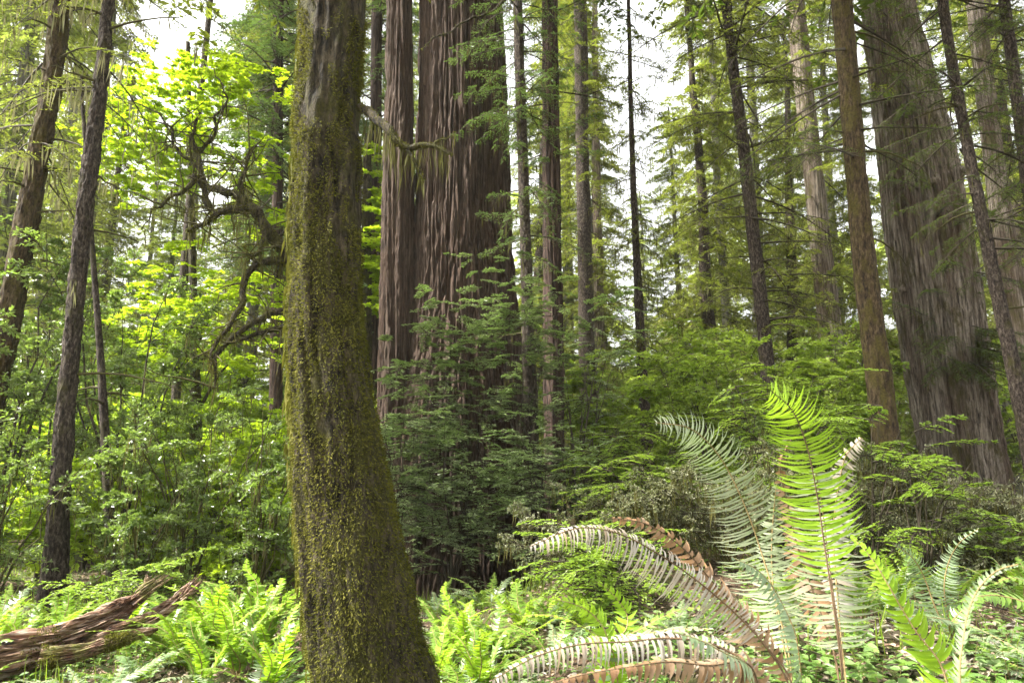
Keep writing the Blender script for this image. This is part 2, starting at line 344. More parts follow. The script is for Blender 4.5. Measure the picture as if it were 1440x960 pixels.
def disp_rough(X, Yc, z, R, amp, fr):
    a = vnoise(np.stack([X*fr, Yc*fr, z*fr*.25], -1), 21); b = vnoise(np.stack([X*fr*3, Yc*fr*3, z*fr*1.3], -1), 22); c = vnoise(np.stack([X*fr*.35, Yc*fr*.35, z*.8], -1), 23)
    return amp*(a*.8+b*.6+c*.9)
def disp_mossy(X, Yc, z, R, amp, fr):
    w = .05*vnoise(np.stack([X*3, Yc*3, z*1.2], -1), 24)
    a = 1-2*np.abs(vnoise(np.stack([(X+w)*fr, (Yc+w)*fr, z*fr*.07], -1), 25)); b = vnoise(np.stack([X*fr*3, Yc*fr*3, z*fr*.9], -1), 26); c = vnoise(np.stack([X*6, Yc*6, z*3], -1), 27)
    m = np.clip(vnoise(np.stack([X*11, Yc*11, z*4.5], -1), 28)+.1, 0, .45)
    return amp*(-a*.9+b*.45+c*1.1+m*1.5)
def trunk_mesh(mb, f, zb, zvis, ztop, res, disp, amp, fr, m=0, lobes=0, seed=0):
    zs = np.r_[np.arange(zb-.3, zvis, res*2.2), np.linspace(zvis, ztop, 14)]
    C, R = f(zs); nt_ = int(np.clip(2*np.pi*R.max()/res, 14, 760)); th = np.arange(nt_)*2*np.pi/nt_
    ct, st = np.cos(th)[None], np.sin(th)[None]
    Rr = R[:, None]*np.ones((1, nt_)); X = ct*R[:, None]+seed*7.3; Yc = st*R[:, None]; zz = zs[:, None]*np.ones((1, nt_))
    if lobes:
        lb = vnoise(np.stack([ct*1.7+0*zz+seed, st*1.7+0*zz, zz*.12], -1), 31)
        Rr = Rr*(1+lobes*lb*(.35+np.exp(-np.maximum(zz-zb, 0)/1.6)))
    dd = disp(X, Yc, zz, Rr, amp, fr); Rr = Rr+dd-np.quantile(dd, .75, axis=1, keepdims=True)
    V = np.stack([C[:, 0:1]+ct*Rr, C[:, 1:2]+st*Rr, zz], -1)
    K = len(zs); k, j = np.meshgrid(np.arange(K-1), np.arange(nt_), indexing='ij'); k = k.ravel(); j = j.ravel(); j2 = (j+1) % nt_
    mb.add(V, np.stack([k*nt_+j, k*nt_+j2, (k+1)*nt_+j2, (k+1)*nt_+j], 1), m, True)
    return V
def crown_on(mb, f, z0, z1, n, L, elev, droop, K, J, lL, lW, az=None, grow=0, **kw):
    z = np.sort(U(z0, z1, n)); C, R = f(z); a = U(0, 6.28, n) if az is None else U(az[0], az[1], n)
    C = C+np.stack([np.sin(a), np.cos(a), 0*a], 1)*R[:, None]*.7
    t = (z-z0)/(z1-z0); LL = (L[0]+(L[1]-L[0])*t)*U(.6, 1.2, n)
    boughs(mb, C, a, LL, U(elev[0], elev[1], n), U(droop[0], droop[1], n), K, J, lL, lW, **kw)
def conifer(name, label, rows, Y, bark, ztop=11, crown=None, group=None, res=.03, amp=.012, fr=9, disp=disp_rough, flare=.25, zvis=None, lobes=0, toptaper=.6, cmat='needle_conifer', snags=0, lichen='lichen', cat='tree', seed=None, lean_y=0, top=None):
    f, zb, base = trunk_path(rows, Y, ztop, flare=flare, toptaper=toptaper, lean_y=lean_y)
    o = empty(name, base, label, cat, group)
    mb = MB(); zv = zvis or min(ztop-.5, 1.8+Y*.78)
    trunk_mesh(mb, f, zb, zv, ztop, res, disp, amp, fr, 0, lobes, seed if seed is not None else Y); mb.build('trunk', [bark], o)
    if crown or top:
        cm = MB()
        for c in (crown or []): crown_on(cm, f, **c)
        if top: upper_shade_crown(cm, f, *top)
        cm.build('crown', [cmat, 'twig', lichen], o)
    for q in range(snags):
        z = U(zb+1.5, zv); C, R = f(np.array([z])); a = U(0, 6.28); L = U(.3, 1.1); t = np.linspace(0, 1, 6)
        hh = np.array([math.sin(a), math.cos(a), 0]); P = C[0]+hh*(R[0]*.8+L*t)[:, None]+Zv*(L*.15*t-L*U(.1, .6)*t*t)[:, None]+rng.normal(0, .015, (6, 3))*t[:, None]
        s = MB(); s.lines(P[None], (.012*(1-t)+.003)[None], 0, 5); s.strands(P[rng.integers(1, 6, 7)], U(.05, .25, 7), .012, 1); s.build('branch', ['twig_mossy', lichen], o)
    return o, f
def upper_shade_crown(cm, f, z0, z1, n, L):  # coarse crown above the frame, added to cut sky light from overhead
    crown_on(cm, f, z0, z1, n, (L, L*.5), (-.3, .25), (.1, .4), 9, 4, .17, .065, alpha=60, up=-.05, tdroop=.4, keep=.85, wood=.01, twigw=.006)
CR = dict(alpha=60, up=-.05, tdroop=.5)

# ---- the mossy tree close to the camera
rows = [(468, 0, 85), (463, 150, 94), (457, 300, 97), (460, 480, 110), (466, 560, 118), (475, 640, 130), (487, 720, 142), (499, 800, 149), (511, 880, 157), (526, 960, 176)]
f, zb, base = trunk_path(rows, 3.6, 15, flare=.0, toptaper=.4)
MT = empty('moss_covered_tree', base, 'thick moss covered trunk closest to the camera with a flared leaning base', 'tree')
mb = MB(); V = trunk_mesh(mb, f, zb, 4.6, 15, .0095, disp_mossy, .017, 15, 0, .13, 2); TR = mb.build('trunk', ['bark_mossy'], MT)
vis = V[:-13]; n = 115000; a_ = rng.integers(1, vis.shape[0]-1, n); b_ = rng.integers(0, vis.shape[1], n)
P = vis[a_, b_]; Cc, _ = f(P[:, 2]); Nn = nrm(P-Cc); P = P+rng.normal(0, .006, P.shape)
mk = vnoise(P*np.array([7, 7, 3]), 41)*.6+vnoise(P*np.array([22, 22, 9]), 42)*.45
mk = mk+.56-.28*sstep(1.6, 3.4, P[:, 2])-.08*(Nn[:, 0] > .75)
s_ = mk > 0; P, Nn = P[s_], Nn[s_]; n = len(P)
mo = MB(); D = nrm(Nn*U(.5, 1.0, n)[:, None]+np.stack([rng.normal(0, .5, n), rng.normal(0, .5, n), rng.normal(-.45, .5, n)], 1))
mo.leaves(P, D, Nn+rng.normal(0, .5, (n, 3)), U(.008, .024, n), U(.004, .008, n), 0, .1)
# ropes of moss down the left edge
n = 1500; th = U(-2.9, -1.9, n); z = U(zb, 4.4, n)**1.0; C, R = f(z); az = th
P = C+np.stack([np.cos(np.pi+U(-.7, .5, n)), np.sin(np.pi+U(-.7, .5, n)), np.zeros(n)], 1)*(R+.004)[:, None]
mo.strands(P, U(.04, .14, n), .012, 0); mo.build('moss', ['moss_tuft'], MT)
cm = MB(); upper_shade_crown(cm, f, 8.0, 15, 150, 3.6); cm.build('crown', ['needle_conifer', 'twig', 'lichen'], MT)  # crown out of view, added overhead to darken the light below
def limb(parent, name, pts, r, mats, nseg=26, wob=.01, hang=None, tuft=None, sides=8, rz=.0):
    """pts (px,py,Y) with radii r at the points"""
    P = np.array([at(*q) for q in pts]); Q = smooth_path(np.c_[P, np.asarray(r)], nseg)
    P, R = Q[:, :3], np.maximum(Q[:, 3], .0015); P = P+wob*np.stack([vnoise(P*9, 51), vnoise(P*9, 52), vnoise(P*9, 53)], -1)
    mb = MB(); mb.lines(P[None], (R*(1+.25*vnoise(P*30, 54)))[None], 0, sides)
    if hang:
        n, l0, wd = hang; i = rng.integers(1, nseg, n); q = P[i]+rng.normal(0, .5, (n, 3))*R[i][:, None]; q[:, 2] -= R[i]*.5; mb.strands(q, l0*U(.15, 1.3, n)**1.5, wd, 1)
    if tuft:
        n, sz = tuft; i = rng.integers(0, nseg, n); d = nrm(rng.normal(0, 1, (n, 3))); fr_ = rng.random((n, 1)); q = P[i]*(1-fr_)+P[np.minimum(i+1, nseg-1)]*fr_+d*R[i][:, None]*.9
        mb.leaves(q, d+rng.normal(0, .5, (n, 3)), rng.normal(0, 1, (n, 3)), sz*U(.5, 1.3, n), sz*.35, 2, .1)
    return mb.build(name, mats, parent), P
mm3 = ['bark_mossy', 'lichen', 'moss_tuft']
limb(MT, 'branch', [(505, 152, 3.55), (530, 168, 3.45), (548, 184, 3.4), (562, 202, 3.38), (576, 210, 3.38)], [.025, .023, .021, .02, .017], mm3, 22, .012, (110, .2, .006), (1100, .013))
limb(MT, 'branch', [(574, 210, 3.38), (590, 204, 3.36), (610, 205, 3.33), (636, 216, 3.3)], [.016, .014, .011, .004], mm3, 18, .010, (60, .13, .005), (500, .011))
limb(MT, 'branch', [(606, 205, 3.34), (618, 196, 3.3), (630, 194, 3.27), (640, 186, 3.25)], [.007, .005, .004, .0015], mm3, 10, .006, (14, .07, .004), (120, .009))
limb(MT, 'branch', [(572, 208, 3.38), (580, 222, 3.37), (588, 236, 3.37), (596, 252, 3.36)], [.012, .010, .008, .003], mm3, 10, .006, (30, .10, .008), (300, .012))

# ---- giant redwood group in the middle
def bark(**k): return dict(disp=disp_redwood, **k)
GR, fgr = conifer('giant_redwood', 'massive redwood trunk with deeply furrowed bark rising behind the sprouts', [(648, 0, 117), (650, 100, 122), (651, 200, 127), (651, 300, 132), (652, 400, 144), (652, 500, 166), (652, 620, 200), (652, 760, 232)], 13, 'bark_redwood', ztop=32, top=(14, 30, 150, 4.5), res=.012, amp=.10, fr=10, disp=disp_redwood, flare=.0, lobes=.10, zvis=12.5, seed=1, toptaper=.7)
conifer('narrow_redwood', 'straight redwood trunk joined against the left flank of the giant redwood', [(562, 0, 36), (561, 200, 42), (560, 400, 50), (560, 550, 58), (558, 700, 64)], 12.6, 'bark_redwood', ztop=25, top=(13, 24, 90, 3), res=.014, amp=.055, fr=13, flare=0, disp=disp_redwood, zvis=12, seed=3)
DR, _ = conifer('dark_redwood', 'dark reddish redwood trunk standing clear of the giant redwood beside a mossy stem', [(773, 0, 23), (775, 200, 25), (778, 450, 28), (780, 700, 32)], 12, 'bark_redwood_dark', ztop=23, top=(12, 22, 90, 2.8), res=.016, amp=.035, fr=12, flare=.1, disp=disp_redwood, zvis=12, seed=4,
        crown=[dict(z0=7, z1=15, n=40, L=(1.3, 1.8), elev=(-.2, .3), droop=(.1, .4), K=11, J=6, lL=.07, lW=.018, **CR)], cmat='needle_redwood')
conifer('slender_tree', 'slender mossy brown trunk between the giant redwood and the dark reddish trunk', [(728, 0, 14), (734, 200, 15), (741, 400, 17), (746, 560, 20), (748, 700, 24)], 10.8, 'bark_brown', ztop=15, res=.02, amp=.008, fr=14,
        crown=[dict(z0=4.6, z1=12, n=80, L=(.9, 1.4), elev=(-.4, .3), droop=(.1, .5), K=10, J=6, lL=.06, lW=.016, mh=2, hn=5, **CR)], cmat='needle_redwood', snags=6)
# crown boughs of the giant high above and behind
conifer('shaded_redwood', 'dark leafy redwood seen above the shoulder between the mossy trunk and the giant', [(530, 0, 16), (528, 300, 18), (527, 600, 22)], 17, 'bark_redwood_dark', ztop=20, res=.04, amp=.01,
        crown=[dict(z0=3.0, z1=19, n=170, L=(1.8, 1.6), elev=(-.3, .3), droop=(.1, .45), K=12, J=6, lL=.10, lW=.03, **CR)], cmat='needle_redwood')
conifer('shaded_redwood', 'dark leafy redwood over the lime maple crown left of the mossy trunk', [(392, 0, 14), (390, 300, 16), (388, 600, 20)], 15, 'bark_redwood_dark', ztop=18, res=.04, amp=.01,
        crown=[dict(z0=5.6, z1=17, n=230, L=(1.9, 1.6), elev=(-.3, .3), droop=(.1, .45), K=12, J=6, lL=.09, lW=.03, **CR)], cmat='needle_redwood')

# ---- the left side
conifer('leaning_conifer', 'leaning conifer trunk hung with olive lichen at the edge of the maple glade', [(86, 0, 30), (72, 120, 31), (54, 220, 34), (32, 340, 37), (14, 440, 38), (-22, 620, 42), (-50, 800, 45)], 8, 'bark_orange', ztop=18, top=(8.5, 17, 70, 2.4), res=.014, amp=.024, fr=14, snags=9,
        crown=[dict(z0=5.0, z1=8.5, n=50, L=(1.1, 1.7), elev=(-.5, .1), droop=(.2, .6), K=9, J=5, lL=.06, lW=.014, mh=2, hn=16, hl=.26, hw=.02, keep=.7, **CR)], lichen='lichen_pale')
conifer('brown_conifer', 'tall straight flaky brown conifer trunk beside the leaning one', [(153, 0, 18), (143, 100, 22), (127, 230, 26), (115, 330, 26), (106, 430, 27), (97, 520, 29), (86, 640, 32), (76, 810, 36)], 7, 'bark_brown', ztop=19, top=(8.5, 18, 60, 2.4), res=.010, amp=.015, fr=26, snags=8, flare=.35,
        crown=[dict(z0=5.2, z1=9, n=10, L=(.9, 1.2), elev=(-.5, .1), droop=(.2, .6), K=9, J=5, lL=.06, lW=.014, mh=2, hn=14, hl=.3, hw=.018, keep=.6, **CR)], lichen='lichen_pale')
conifer('slim_conifer', 'thin dark trunk with short dead twigs under the maple crown', [(292, 40, 9), (280, 150, 10), (266, 290, 12), (256, 420, 13), (250, 520, 14)], 13, 'bark_brown', ztop=14, res=.03, amp=.006, snags=12)
conifer('sapling', 'thin bare leaning sapling stem just beside the tall brown trunk', [(132, 380, 9), (140, 480, 11), (147, 600, 14), (153, 700, 16), (158, 790, 18)], 7.6, 'bark_brown', ztop=6, res=.02, amp=.004, snags=5)

# ---- middle right trunks
conifer('mossy_pale_tree', 'pale moss spotted trunk between the dark reddish trunk and the sky gap', [(817, 60, 20), (819, 200, 19), (822, 350, 20), (826, 520, 24)], 19, 'bark_brown', ztop=22, res=.03, amp=.012, fr=8,
        crown=[dict(z0=8, z1=18, n=60, L=(1.3, 1.6), elev=(-.3, .3), droop=(.1, .5), K=10, J=5, lL=.11, lW=.035, mh=2, hn=5, **CR)])
conifer('pale_redwood', 'narrow grey trunk showing just behind the pale mossy one', [(838, 160, 10), (839, 300, 14), (841, 420, 18), (843, 540, 20)], 24, 'bark_grey', ztop=25, res=.04, amp=.02)
conifer('slim_conifer', 'slim dark spruce trunk standing in front of the bright sky gap', [(885, 50, 6), (887, 150, 7), (890, 250, 9), (897, 400, 12), (902, 500, 14), (908, 590, 16)], 14, 'bark_brown', ztop=14, res=.025, amp=.006, snags=16,
        crown=[dict(z0=3.2, z1=12, n=90, L=(.8, 1.1), elev=(-.5, .1), droop=(.1, .6), K=9, J=5, lL=.07, lW=.02, mh=2, hn=9, hl=.25, hw=.02, keep=.6, **CR)])
conifer('spruce', 'dark knobbly spruce trunk with long sagging side boughs beyond the upright fern', [(1020, 0, 13), (1032, 100, 16), (1045, 200, 18), (1056, 300, 19), (1068, 400, 20), (1078, 500, 21), (1082, 570, 23)], 12, 'bark_brown', ztop=20, top=(12, 19, 90, 2.8), res=.018, amp=.012, fr=14, snags=14,
        crown=[dict(z0=7.4, z1=13, n=22, L=(2.6, 2.4), elev=(-.3, .2), droop=(.1, .4), K=15, J=6, lL=.07, lW=.02, mh=2, hn=6, hl=.2, hw=.016, **CR), dict(z0=3.8, z1=12, n=60, L=(1.8, 1.7), elev=(-.35, .15), droop=(.15, .5), K=13, J=6, lL=.06, lW=.016, mh=2, hn=9, hl=.2, hw=.016, keep=.65, **CR)])
conifer('grey_redwood', 'smooth grey redwood trunk with dark knots behind the spruce', [(1118, 0, 28), (1128, 100, 28), (1141, 220, 28), (1155, 350, 31), (1166, 450, 34), (1178, 570, 40)], 19, 'bark_grey', ztop=22, res=.02, amp=.02, fr=8, disp=disp_redwood, seed=6, zvis=15,
        crown=[dict(z0=6, z1=18, n=60, L=(1.5, 1.8), elev=(-.4, .2), droop=(.1, .5), K=11, J=5, lL=.10, lW=.03, mh=2, hn=6, **CR)])
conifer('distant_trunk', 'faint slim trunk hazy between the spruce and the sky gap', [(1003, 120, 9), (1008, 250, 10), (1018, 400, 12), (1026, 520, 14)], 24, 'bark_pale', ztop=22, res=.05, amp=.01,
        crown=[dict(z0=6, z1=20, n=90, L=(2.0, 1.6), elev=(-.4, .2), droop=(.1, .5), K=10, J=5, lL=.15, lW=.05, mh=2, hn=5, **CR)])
conifer('mossy_brown_conifer', 'orange brown moss coated trunk in front of the weathered giant', [(1184, 0, 31), (1192, 100, 31), (1204, 240, 31), (1212, 330, 33), (1222, 420, 35), (1232, 500, 37), (1243, 590, 40)], 7.5, 'bark_orange', ztop=18, top=(8.2, 17, 90, 2.6), res=.010, amp=.011, fr=26, snags=5,
        crown=[dict(z0=4.9, z1=8.5, n=32, L=(1.4, 1.7), elev=(-.3, .1), droop=(.1, .35), K=14, J=7, lL=.035, lW=.009, mh=2, hn=8, hl=.12, hw=.01, keep=.75, **CR)], cmat='needle_dark')
WG, fwg = conifer('weathered_redwood', 'huge weathered grey redwood with streaked bark and burls near the frame edge', [(1247, 0, 72), (1256, 60, 84), (1275, 150, 100), (1290, 230, 112), (1304, 320, 124), (1318, 420, 128), (1331, 520, 126), (1349, 620, 122), (1370, 720, 124)], 14, 'bark_grey', ztop=28, top=(14, 26, 70, 3.6), res=.013, amp=.085, fr=9, disp=disp_redwood, flare=0, zvis=13, seed=8, lobes=.07, toptaper=.5)
for (px, py, s) in [(1283, 275, 9), (1310, 130, 8), (1330, 255, 12), (1345, 190, 9), (1318, 310, 8), (1237, 155, 7), (1308, 325, 7), (1352, 235, 10), (1262, 410, 9), (1330, 345, 6)]:
    p = at(px, py, 14); C, R = fwg(np.array([p[2]])); dx = p[0]-C[0, 0]; R = R[0]; dx = np.clip(dx, -R*.97, R*.97)
    q = np.array([C[0, 0]+dx, 14-math.sqrt(max(R*R-dx*dx, 0)), p[2]]); r = s*.014*.65
    b = MB(); th, ph = np.meshgrid(np.linspace(0, 2*np.pi, 15)[:-1], np.linspace(.05, np.pi-.05, 10)); d = np.stack([np.sin(ph)*np.cos(th), np.sin(ph)*np.sin(th), np.cos(ph)], -1)
    VV = q+d*r*(1+.45*vnoise(d*2.2+px, 61)+.2*vnoise(d*6+px, 62))[..., None]*np.array([1, .8, 1.1]); k, j = np.meshgrid(np.arange(9), np.arange(14), indexing='ij'); k = k.ravel(); j = j.ravel(); j2 = (j+1) % 14
    b.add(VV, np.stack([k*14+j, k*14+j2, (k+1)*14+j2, (k+1)*14+j], 1), 0, True); b.build('burl', ['bark_grey'], WG)
cm = MB(); crown_on(cm, fwg, 3.0, 9.5, 22, (1.2, 1.8), (-.4, .2), (.1, .4), 13, 6, .055, .015, az=(2.6, 4.2), mh=2, hn=8, hl=.15, hw=.012, **CR); crown_on(cm, fwg, 3.4, 4.3, 22, (1.5, 1.6), (-.35, -.05), (.1, .4), 14, 7, .06, .017, az=(2.4, 3.9), mh=2, hn=16, hl=.2, hw=.014, **CR); crown_on(cm, fwg, 8.2, 12, 10, (2.0, 2.2), (-.35, .15), (.1, .4), 14, 6, .06, .017, az=(2.0, 4.4), mh=2, hn=8, hl=.15, hw=.012, **CR); cm.build('crown', ['needle_dark', 'twig', 'lichen'], WG)
conifer('reddish_conifer', 'slender reddish brown trunk leaning in front of the mossy grey one', [(1325, 0, 16), (1337, 80, 17), (1352, 160, 17), (1367, 240, 18), (1382, 310, 20), (1398, 390, 21), (1415, 470, 23), (1436, 570, 26)], 9, 'bark_brown', ztop=17, top=(9.2, 16, 90, 2.4), res=.012, amp=.011, fr=24, snags=6,
        crown=[dict(z0=4.3, z1=9.5, n=38, L=(1.4, 1.5), elev=(-.35, .1), droop=(.1, .4), K=13, J=7, lL=.04, lW=.011, mh=2, hn=7, hl=.14, hw=.01, **CR)], cmat='needle_dark')
conifer('mossy_grey_tree', 'broad mossy grey trunk behind the slender reddish one', [(1378, 60, 28), (1392, 180, 30), (1408, 300, 33), (1425, 400, 36), (1448, 520, 42)], 16, 'bark_grey', ztop=18, res=.025, amp=.02, fr=8, disp=disp_redwood, seed=9, zvis=13,
        crown=[dict(z0=6, z1=15, n=40, L=(1.6, 1.8), elev=(-.4, .2), droop=(.1, .5), K=11, J=6, lL=.08, lW=.025, mh=2, hn=6, **CR)], cmat='needle_dark')
conifer('dark_conifer', 'dark conifer trunk cut off by the frame edge above the mossy grey one', [(1412, 0, 18), (1424, 90, 19), (1436, 180, 20), (1452, 300, 23), (1468, 420, 26)], 9.6, 'bark_brown', ztop=11, res=.02, amp=.008, fr=16, snags=2,
        crown=[dict(z0=4.5, z1=9.5, n=36, L=(1.2, 1.5), elev=(-.35, .1), droop=(.1, .4), K=13, J=7, lL=.04, lW=.012, mh=2, hn=7, hl=.14, hw=.01, **CR)], cmat='needle_dark')

# ---- the bigleaf maple: trunk stands behind the mossy tree, limbs arch to the left
f, zb, base = trunk_path([(470, 0, 22), (462, 200, 30), (455, 400, 38), (452, 600, 46)], 8.2, 8, flare=.3)
MA = empty('bigleaf_maple', base, 'lime leaved maple with mossy crooked limbs arching out behind the mossy trunk', 'tree')
mb = MB(); trunk_mesh(mb, f, zb, 6, 8, .025, disp_rough, .02, 10, 0, .1, 5); mb.build('trunk', ['bark_mossy'], MA)
LM = ['bark_mossy', 'lichen', 'moss_tuft']
LIMBS = [
 ([(440, 400, 8.1), (402, 360, 8), (385, 335, 7.9), (370, 315, 7.8), (355, 296, 7.8), (342, 288, 7.8)], [.075, .07, .065, .06, .055, .05], 120, .5),
 ([(345, 290, 7.8), (325, 295, 7.7), (305, 300, 7.6), (288, 312, 7.6), (268, 326, 7.5)], [.05, .04, .034, .026, .012], 90, .45),
 ([(345, 288, 7.8), (325, 272, 7.8), (305, 268, 7.9), (290, 262, 8), (282, 240, 8), (278, 215, 8.1), (272, 190, 8.1), (280, 165, 8.1)], [.05, .044, .04, .036, .03, .026, .02, .012], 60, .3),
 ([(300, 296, 7.7), (290, 275, 7.7), (275, 250, 7.7), (262, 268, 7.6), (245, 272, 7.6), (228, 290, 7.6), (212, 292, 7.5)], [.04, .034, .026, .022, .018, .014, .006], 60, .25),
 ([(345, 282, 7.8), (338, 262, 7.9), (345, 240, 7.9), (352, 215, 7.9), (362, 200, 7.9)], [.03, .022, .018, .014, .006], 30, .2),
 ([(440, 375, 8.2), (400, 366, 8), (372, 370, 7.8), (352, 380, 7.7), (343, 402, 7.7), (338, 430, 7.6), (322, 455, 7.5), (305, 480, 7.5), (296, 520, 7.4)], [.045, .042, .04, .036, .034, .03, .025, .018, .008], 110, .3),
 ([(445, 440, 8.2), (402, 434, 8), (380, 440, 7.9), (360, 455, 7.8), (342, 462, 7.7), (320, 482, 7.6), (306, 500, 7.5), (300, 545, 7.4)], [.045, .04, .035, .032, .028, .024, .02, .008], 80, .3),
 ([(445, 470, 8.1), (400, 462, 7.9), (370, 464, 7.8), (345, 476, 7.7), (330, 480, 7.6)], [.03, .03, .026, .018, .01], 40, .2),
 ([(282, 240, 8), (262, 225, 8), (248, 205, 8), (238, 180, 8), (225, 160, 8)], [.024, .02, .016, .012, .006], 20, .15),
 ([(370, 315, 7.8), (368, 345, 7.7), (356, 360, 7.6), (345, 345, 7.6)], [.03, .022, .016, .006], 50, .4),
 ([(278, 215, 8.1), (300, 190, 8.2), (305, 165, 8.2), (318, 140, 8.3), (314, 118, 8.3)], [.022, .018, .015, .01, .005], 15, .15)]
allp = []
for pts, r, nh, hl in LIMBS:
    r = [q*1.1 for q in r]; o, P = limb(MA, 'limb', pts, r, LM, 34, .035, (int(nh*.5), hl*.8, .016), (nh*9, .03)); allp.append(P)
allp = np.concatenate(allp)
# fine bare mossy twigs off the limbs and the lime leaf clusters
tw = MB(); n = 150; i = rng.integers(5, len(allp), n); O = allp[i]; t = np.linspace(0, 1, 6)
d = nrm(rng.normal(0, 1, (n, 3))*np.array([1, .7, .8])+np.array([-.2, 0, .15])); L = U(.25, .9, n)
P = O[:, None]+d[:, None]*(L[:, None]*t)[..., None]+rng.normal(0, .035, (n, 6, 3))*t[None, :, None]; tw.lines(P, np.broadcast_to(.011*(1.1-t), (n, 6)), 0, 4)
q = P[:, 1:].reshape(-1, 3); q = q[rng.integers(0, len(q), 700)]; tw.strands(q, U(.04, .28, 700), .012, 1); tw.build('branches', ['twig_mossy', 'lichen'], MA)
lf = MB()
CL = [(255, 90, 34, 22), (290, 110, 30, 18), (215, 130, 34, 14), (245, 150, 40, 16), (290, 155, 26, 15), (200, 190, 40, 18), (240, 195, 36, 14), (285, 190, 22, 10), (165, 185, 26, 12), (205, 235, 34, 20), (175, 215, 26, 16), (245, 235, 24, 12), (350, 120, 22, 10), (335, 95, 20, 10), (350, 210, 22, 9),
      (265, 340, 20, 5), (230, 380, 24, 8), (270, 405, 26, 7), (380, 300, 22, 10), (390, 250, 22, 9), (380, 395, 18, 6), (290, 440, 30, 8), (240, 430, 28, 12), (370, 410, 20, 10), (240, 470, 26, 10), (345, 500, 18, 6), (225, 260, 20, 7), (190, 160, 30, 12), (160, 240, 20, 8), (230, 110, 24, 12),
      ]
for (px, py, s, k) in CL:
    Yc = 9.9
    for q in range(k):
        c = at(px+rng.normal(0, s*.9), py+rng.normal(0, s*.5), Yc+abs(rng.normal(0, .7))-.3)
        boughs(lf, c, U(0, 6.28), U(.28, .5), U(-.2, .2), .2, 5, 3, .075, .04, ratio=.55, ml=0, mw=1, keep=.6, tumble=.3, tdroop=.2, maple=True, twigw=.002, wood=.006)
lf.build('crown', ['leaf_maple', 'twig'], MA)
del lf, tw
def leafy_maple(name, label, rows, Y, clusters, ls):
    f, zb, base = trunk_path(rows, Y, 9, flare=.2); o = empty(name, base, label, 'tree'); mb = MB(); trunk_mesh(mb, f, zb, 8, 9, .03, disp_rough, .012, 10, 0, 0, 5); mb.build('trunk', ['bark_mossy'], o)
    lf = MB(); sk = MB()
    for (px, py, s, k) in clusters:
        for q in range(k):
            c = at(px+rng.normal(0, s*.9), py+rng.normal(0, s*.6), Y+rng.normal(0, .5))
            boughs(lf, c, U(0, 6.28), U(.4, .7), U(-.2, .2), .2, 6, 3, ls, .05, ratio=.5, ml=0, mw=1, keep=.65, tumble=.3, maple=True, twigw=.003, wood=.006)
        e = at(px, py, Y); C, R = f(np.array([max(e[2]-1.0, zb+.5)])); t = np.linspace(0, 1, 7)[:, None]; P = C[0]*(1-t)+e*t; P[:, 2] += .25*np.sin(t[:, 0]*np.pi); sk.lines(P[None], (.03*(1.1-t[:, 0]))[None], 0, 6)
    sk.build('limbs', ['bark_mossy'], o); lf.build('crown', ['leaf_maple', 'twig'], o)
leafy_maple('lime_maple', 'lime leaved young maple glimpsed between the mossy trunk and the narrow redwood', [(517, 200, 12), (514, 500, 18)], 15, [(518, 250, 14, 10), (524, 290, 16, 12), (520, 330, 16, 14), (524, 370, 16, 12), (519, 405, 14, 10), (514, 440, 16, 8), (520, 215, 12, 5)], .12)
leafy_maple('lime_maple', 'lime leaved young maple low behind the tips of the maple limbs', [(272, 420, 12), (276, 600, 18)], 11.5, [(250, 450, 30, 12), (290, 430, 28, 12), (330, 410, 26, 10), (215, 480, 26, 9), (360, 440, 24, 9), (270, 500, 30, 9), (190, 440, 24, 7), (345, 500, 24, 8)], .085)

# ------------------------------------------------------------------ bushes
def bush(name, label, px, Y, h, spread, style, group=None, cat='shrub', build=True, n=None, z=None, x=None):
    st = STY[style]; x = at(px, 480, Y)[0] if x is None else x; z = float(G(x, Y)) if z is None else z
    o = empty(name, (x, Y, z-.03), label, cat, group); ns = st['stems']
    B = np.array([x, Y, z-.05]); t = np.linspace(0, 1, 9); sm = MB(); a = U(0, 6.28, ns); out = spread*U(.2, .95, ns); hh = h*U(.65, 1.02, ns)
    P = B+np.stack([np.sin(a)*out, np.cos(a)*out*.8, 0*a], 1)[:, None]*(t**1.5)[None, :, None]+Zv*(hh[:, None]*t[None]**.9)[..., None]+rng.normal(0, .02+.01*h, (ns, 9, 3))*t[None, :, None]
    sm.lines(P, np.broadcast_to(st['r']*(1.1-t), (ns, 9)), 0, 5); sm.build('stem', ['twig_mossy' if st.get('mossy') else 'twig'], o)
    nb = n or st['n']; si = rng.integers(0, ns, nb); u = st.get('low', .15)+(1-st.get('low', .15))*rng.random(nb)**st.get('pw', .7); k = np.minimum((u*8).astype(int), 7); fr = (u*8-k)[:, None]
    O = P[si, k]*(1-fr)+P[si, k+1]*fr; az = np.where(rng.random(nb) < .5, a[si]+rng.normal(0, .7, nb), U(0, 6.28, nb)); L = st['L']*U(.5, 1.25, nb)*(1.15-.5*u)
    lf = MB(); boughs(lf, O, az, L, U(st['e'][0], st['e'][1], nb), U(st['d'][0], st['d'][1], nb), st['K'], st['J'], st['lL'], st['lW'], **st.get('kw', {}))
    lf.build('foliage', [st['m'], 'twig', 'lichen'], o); return o
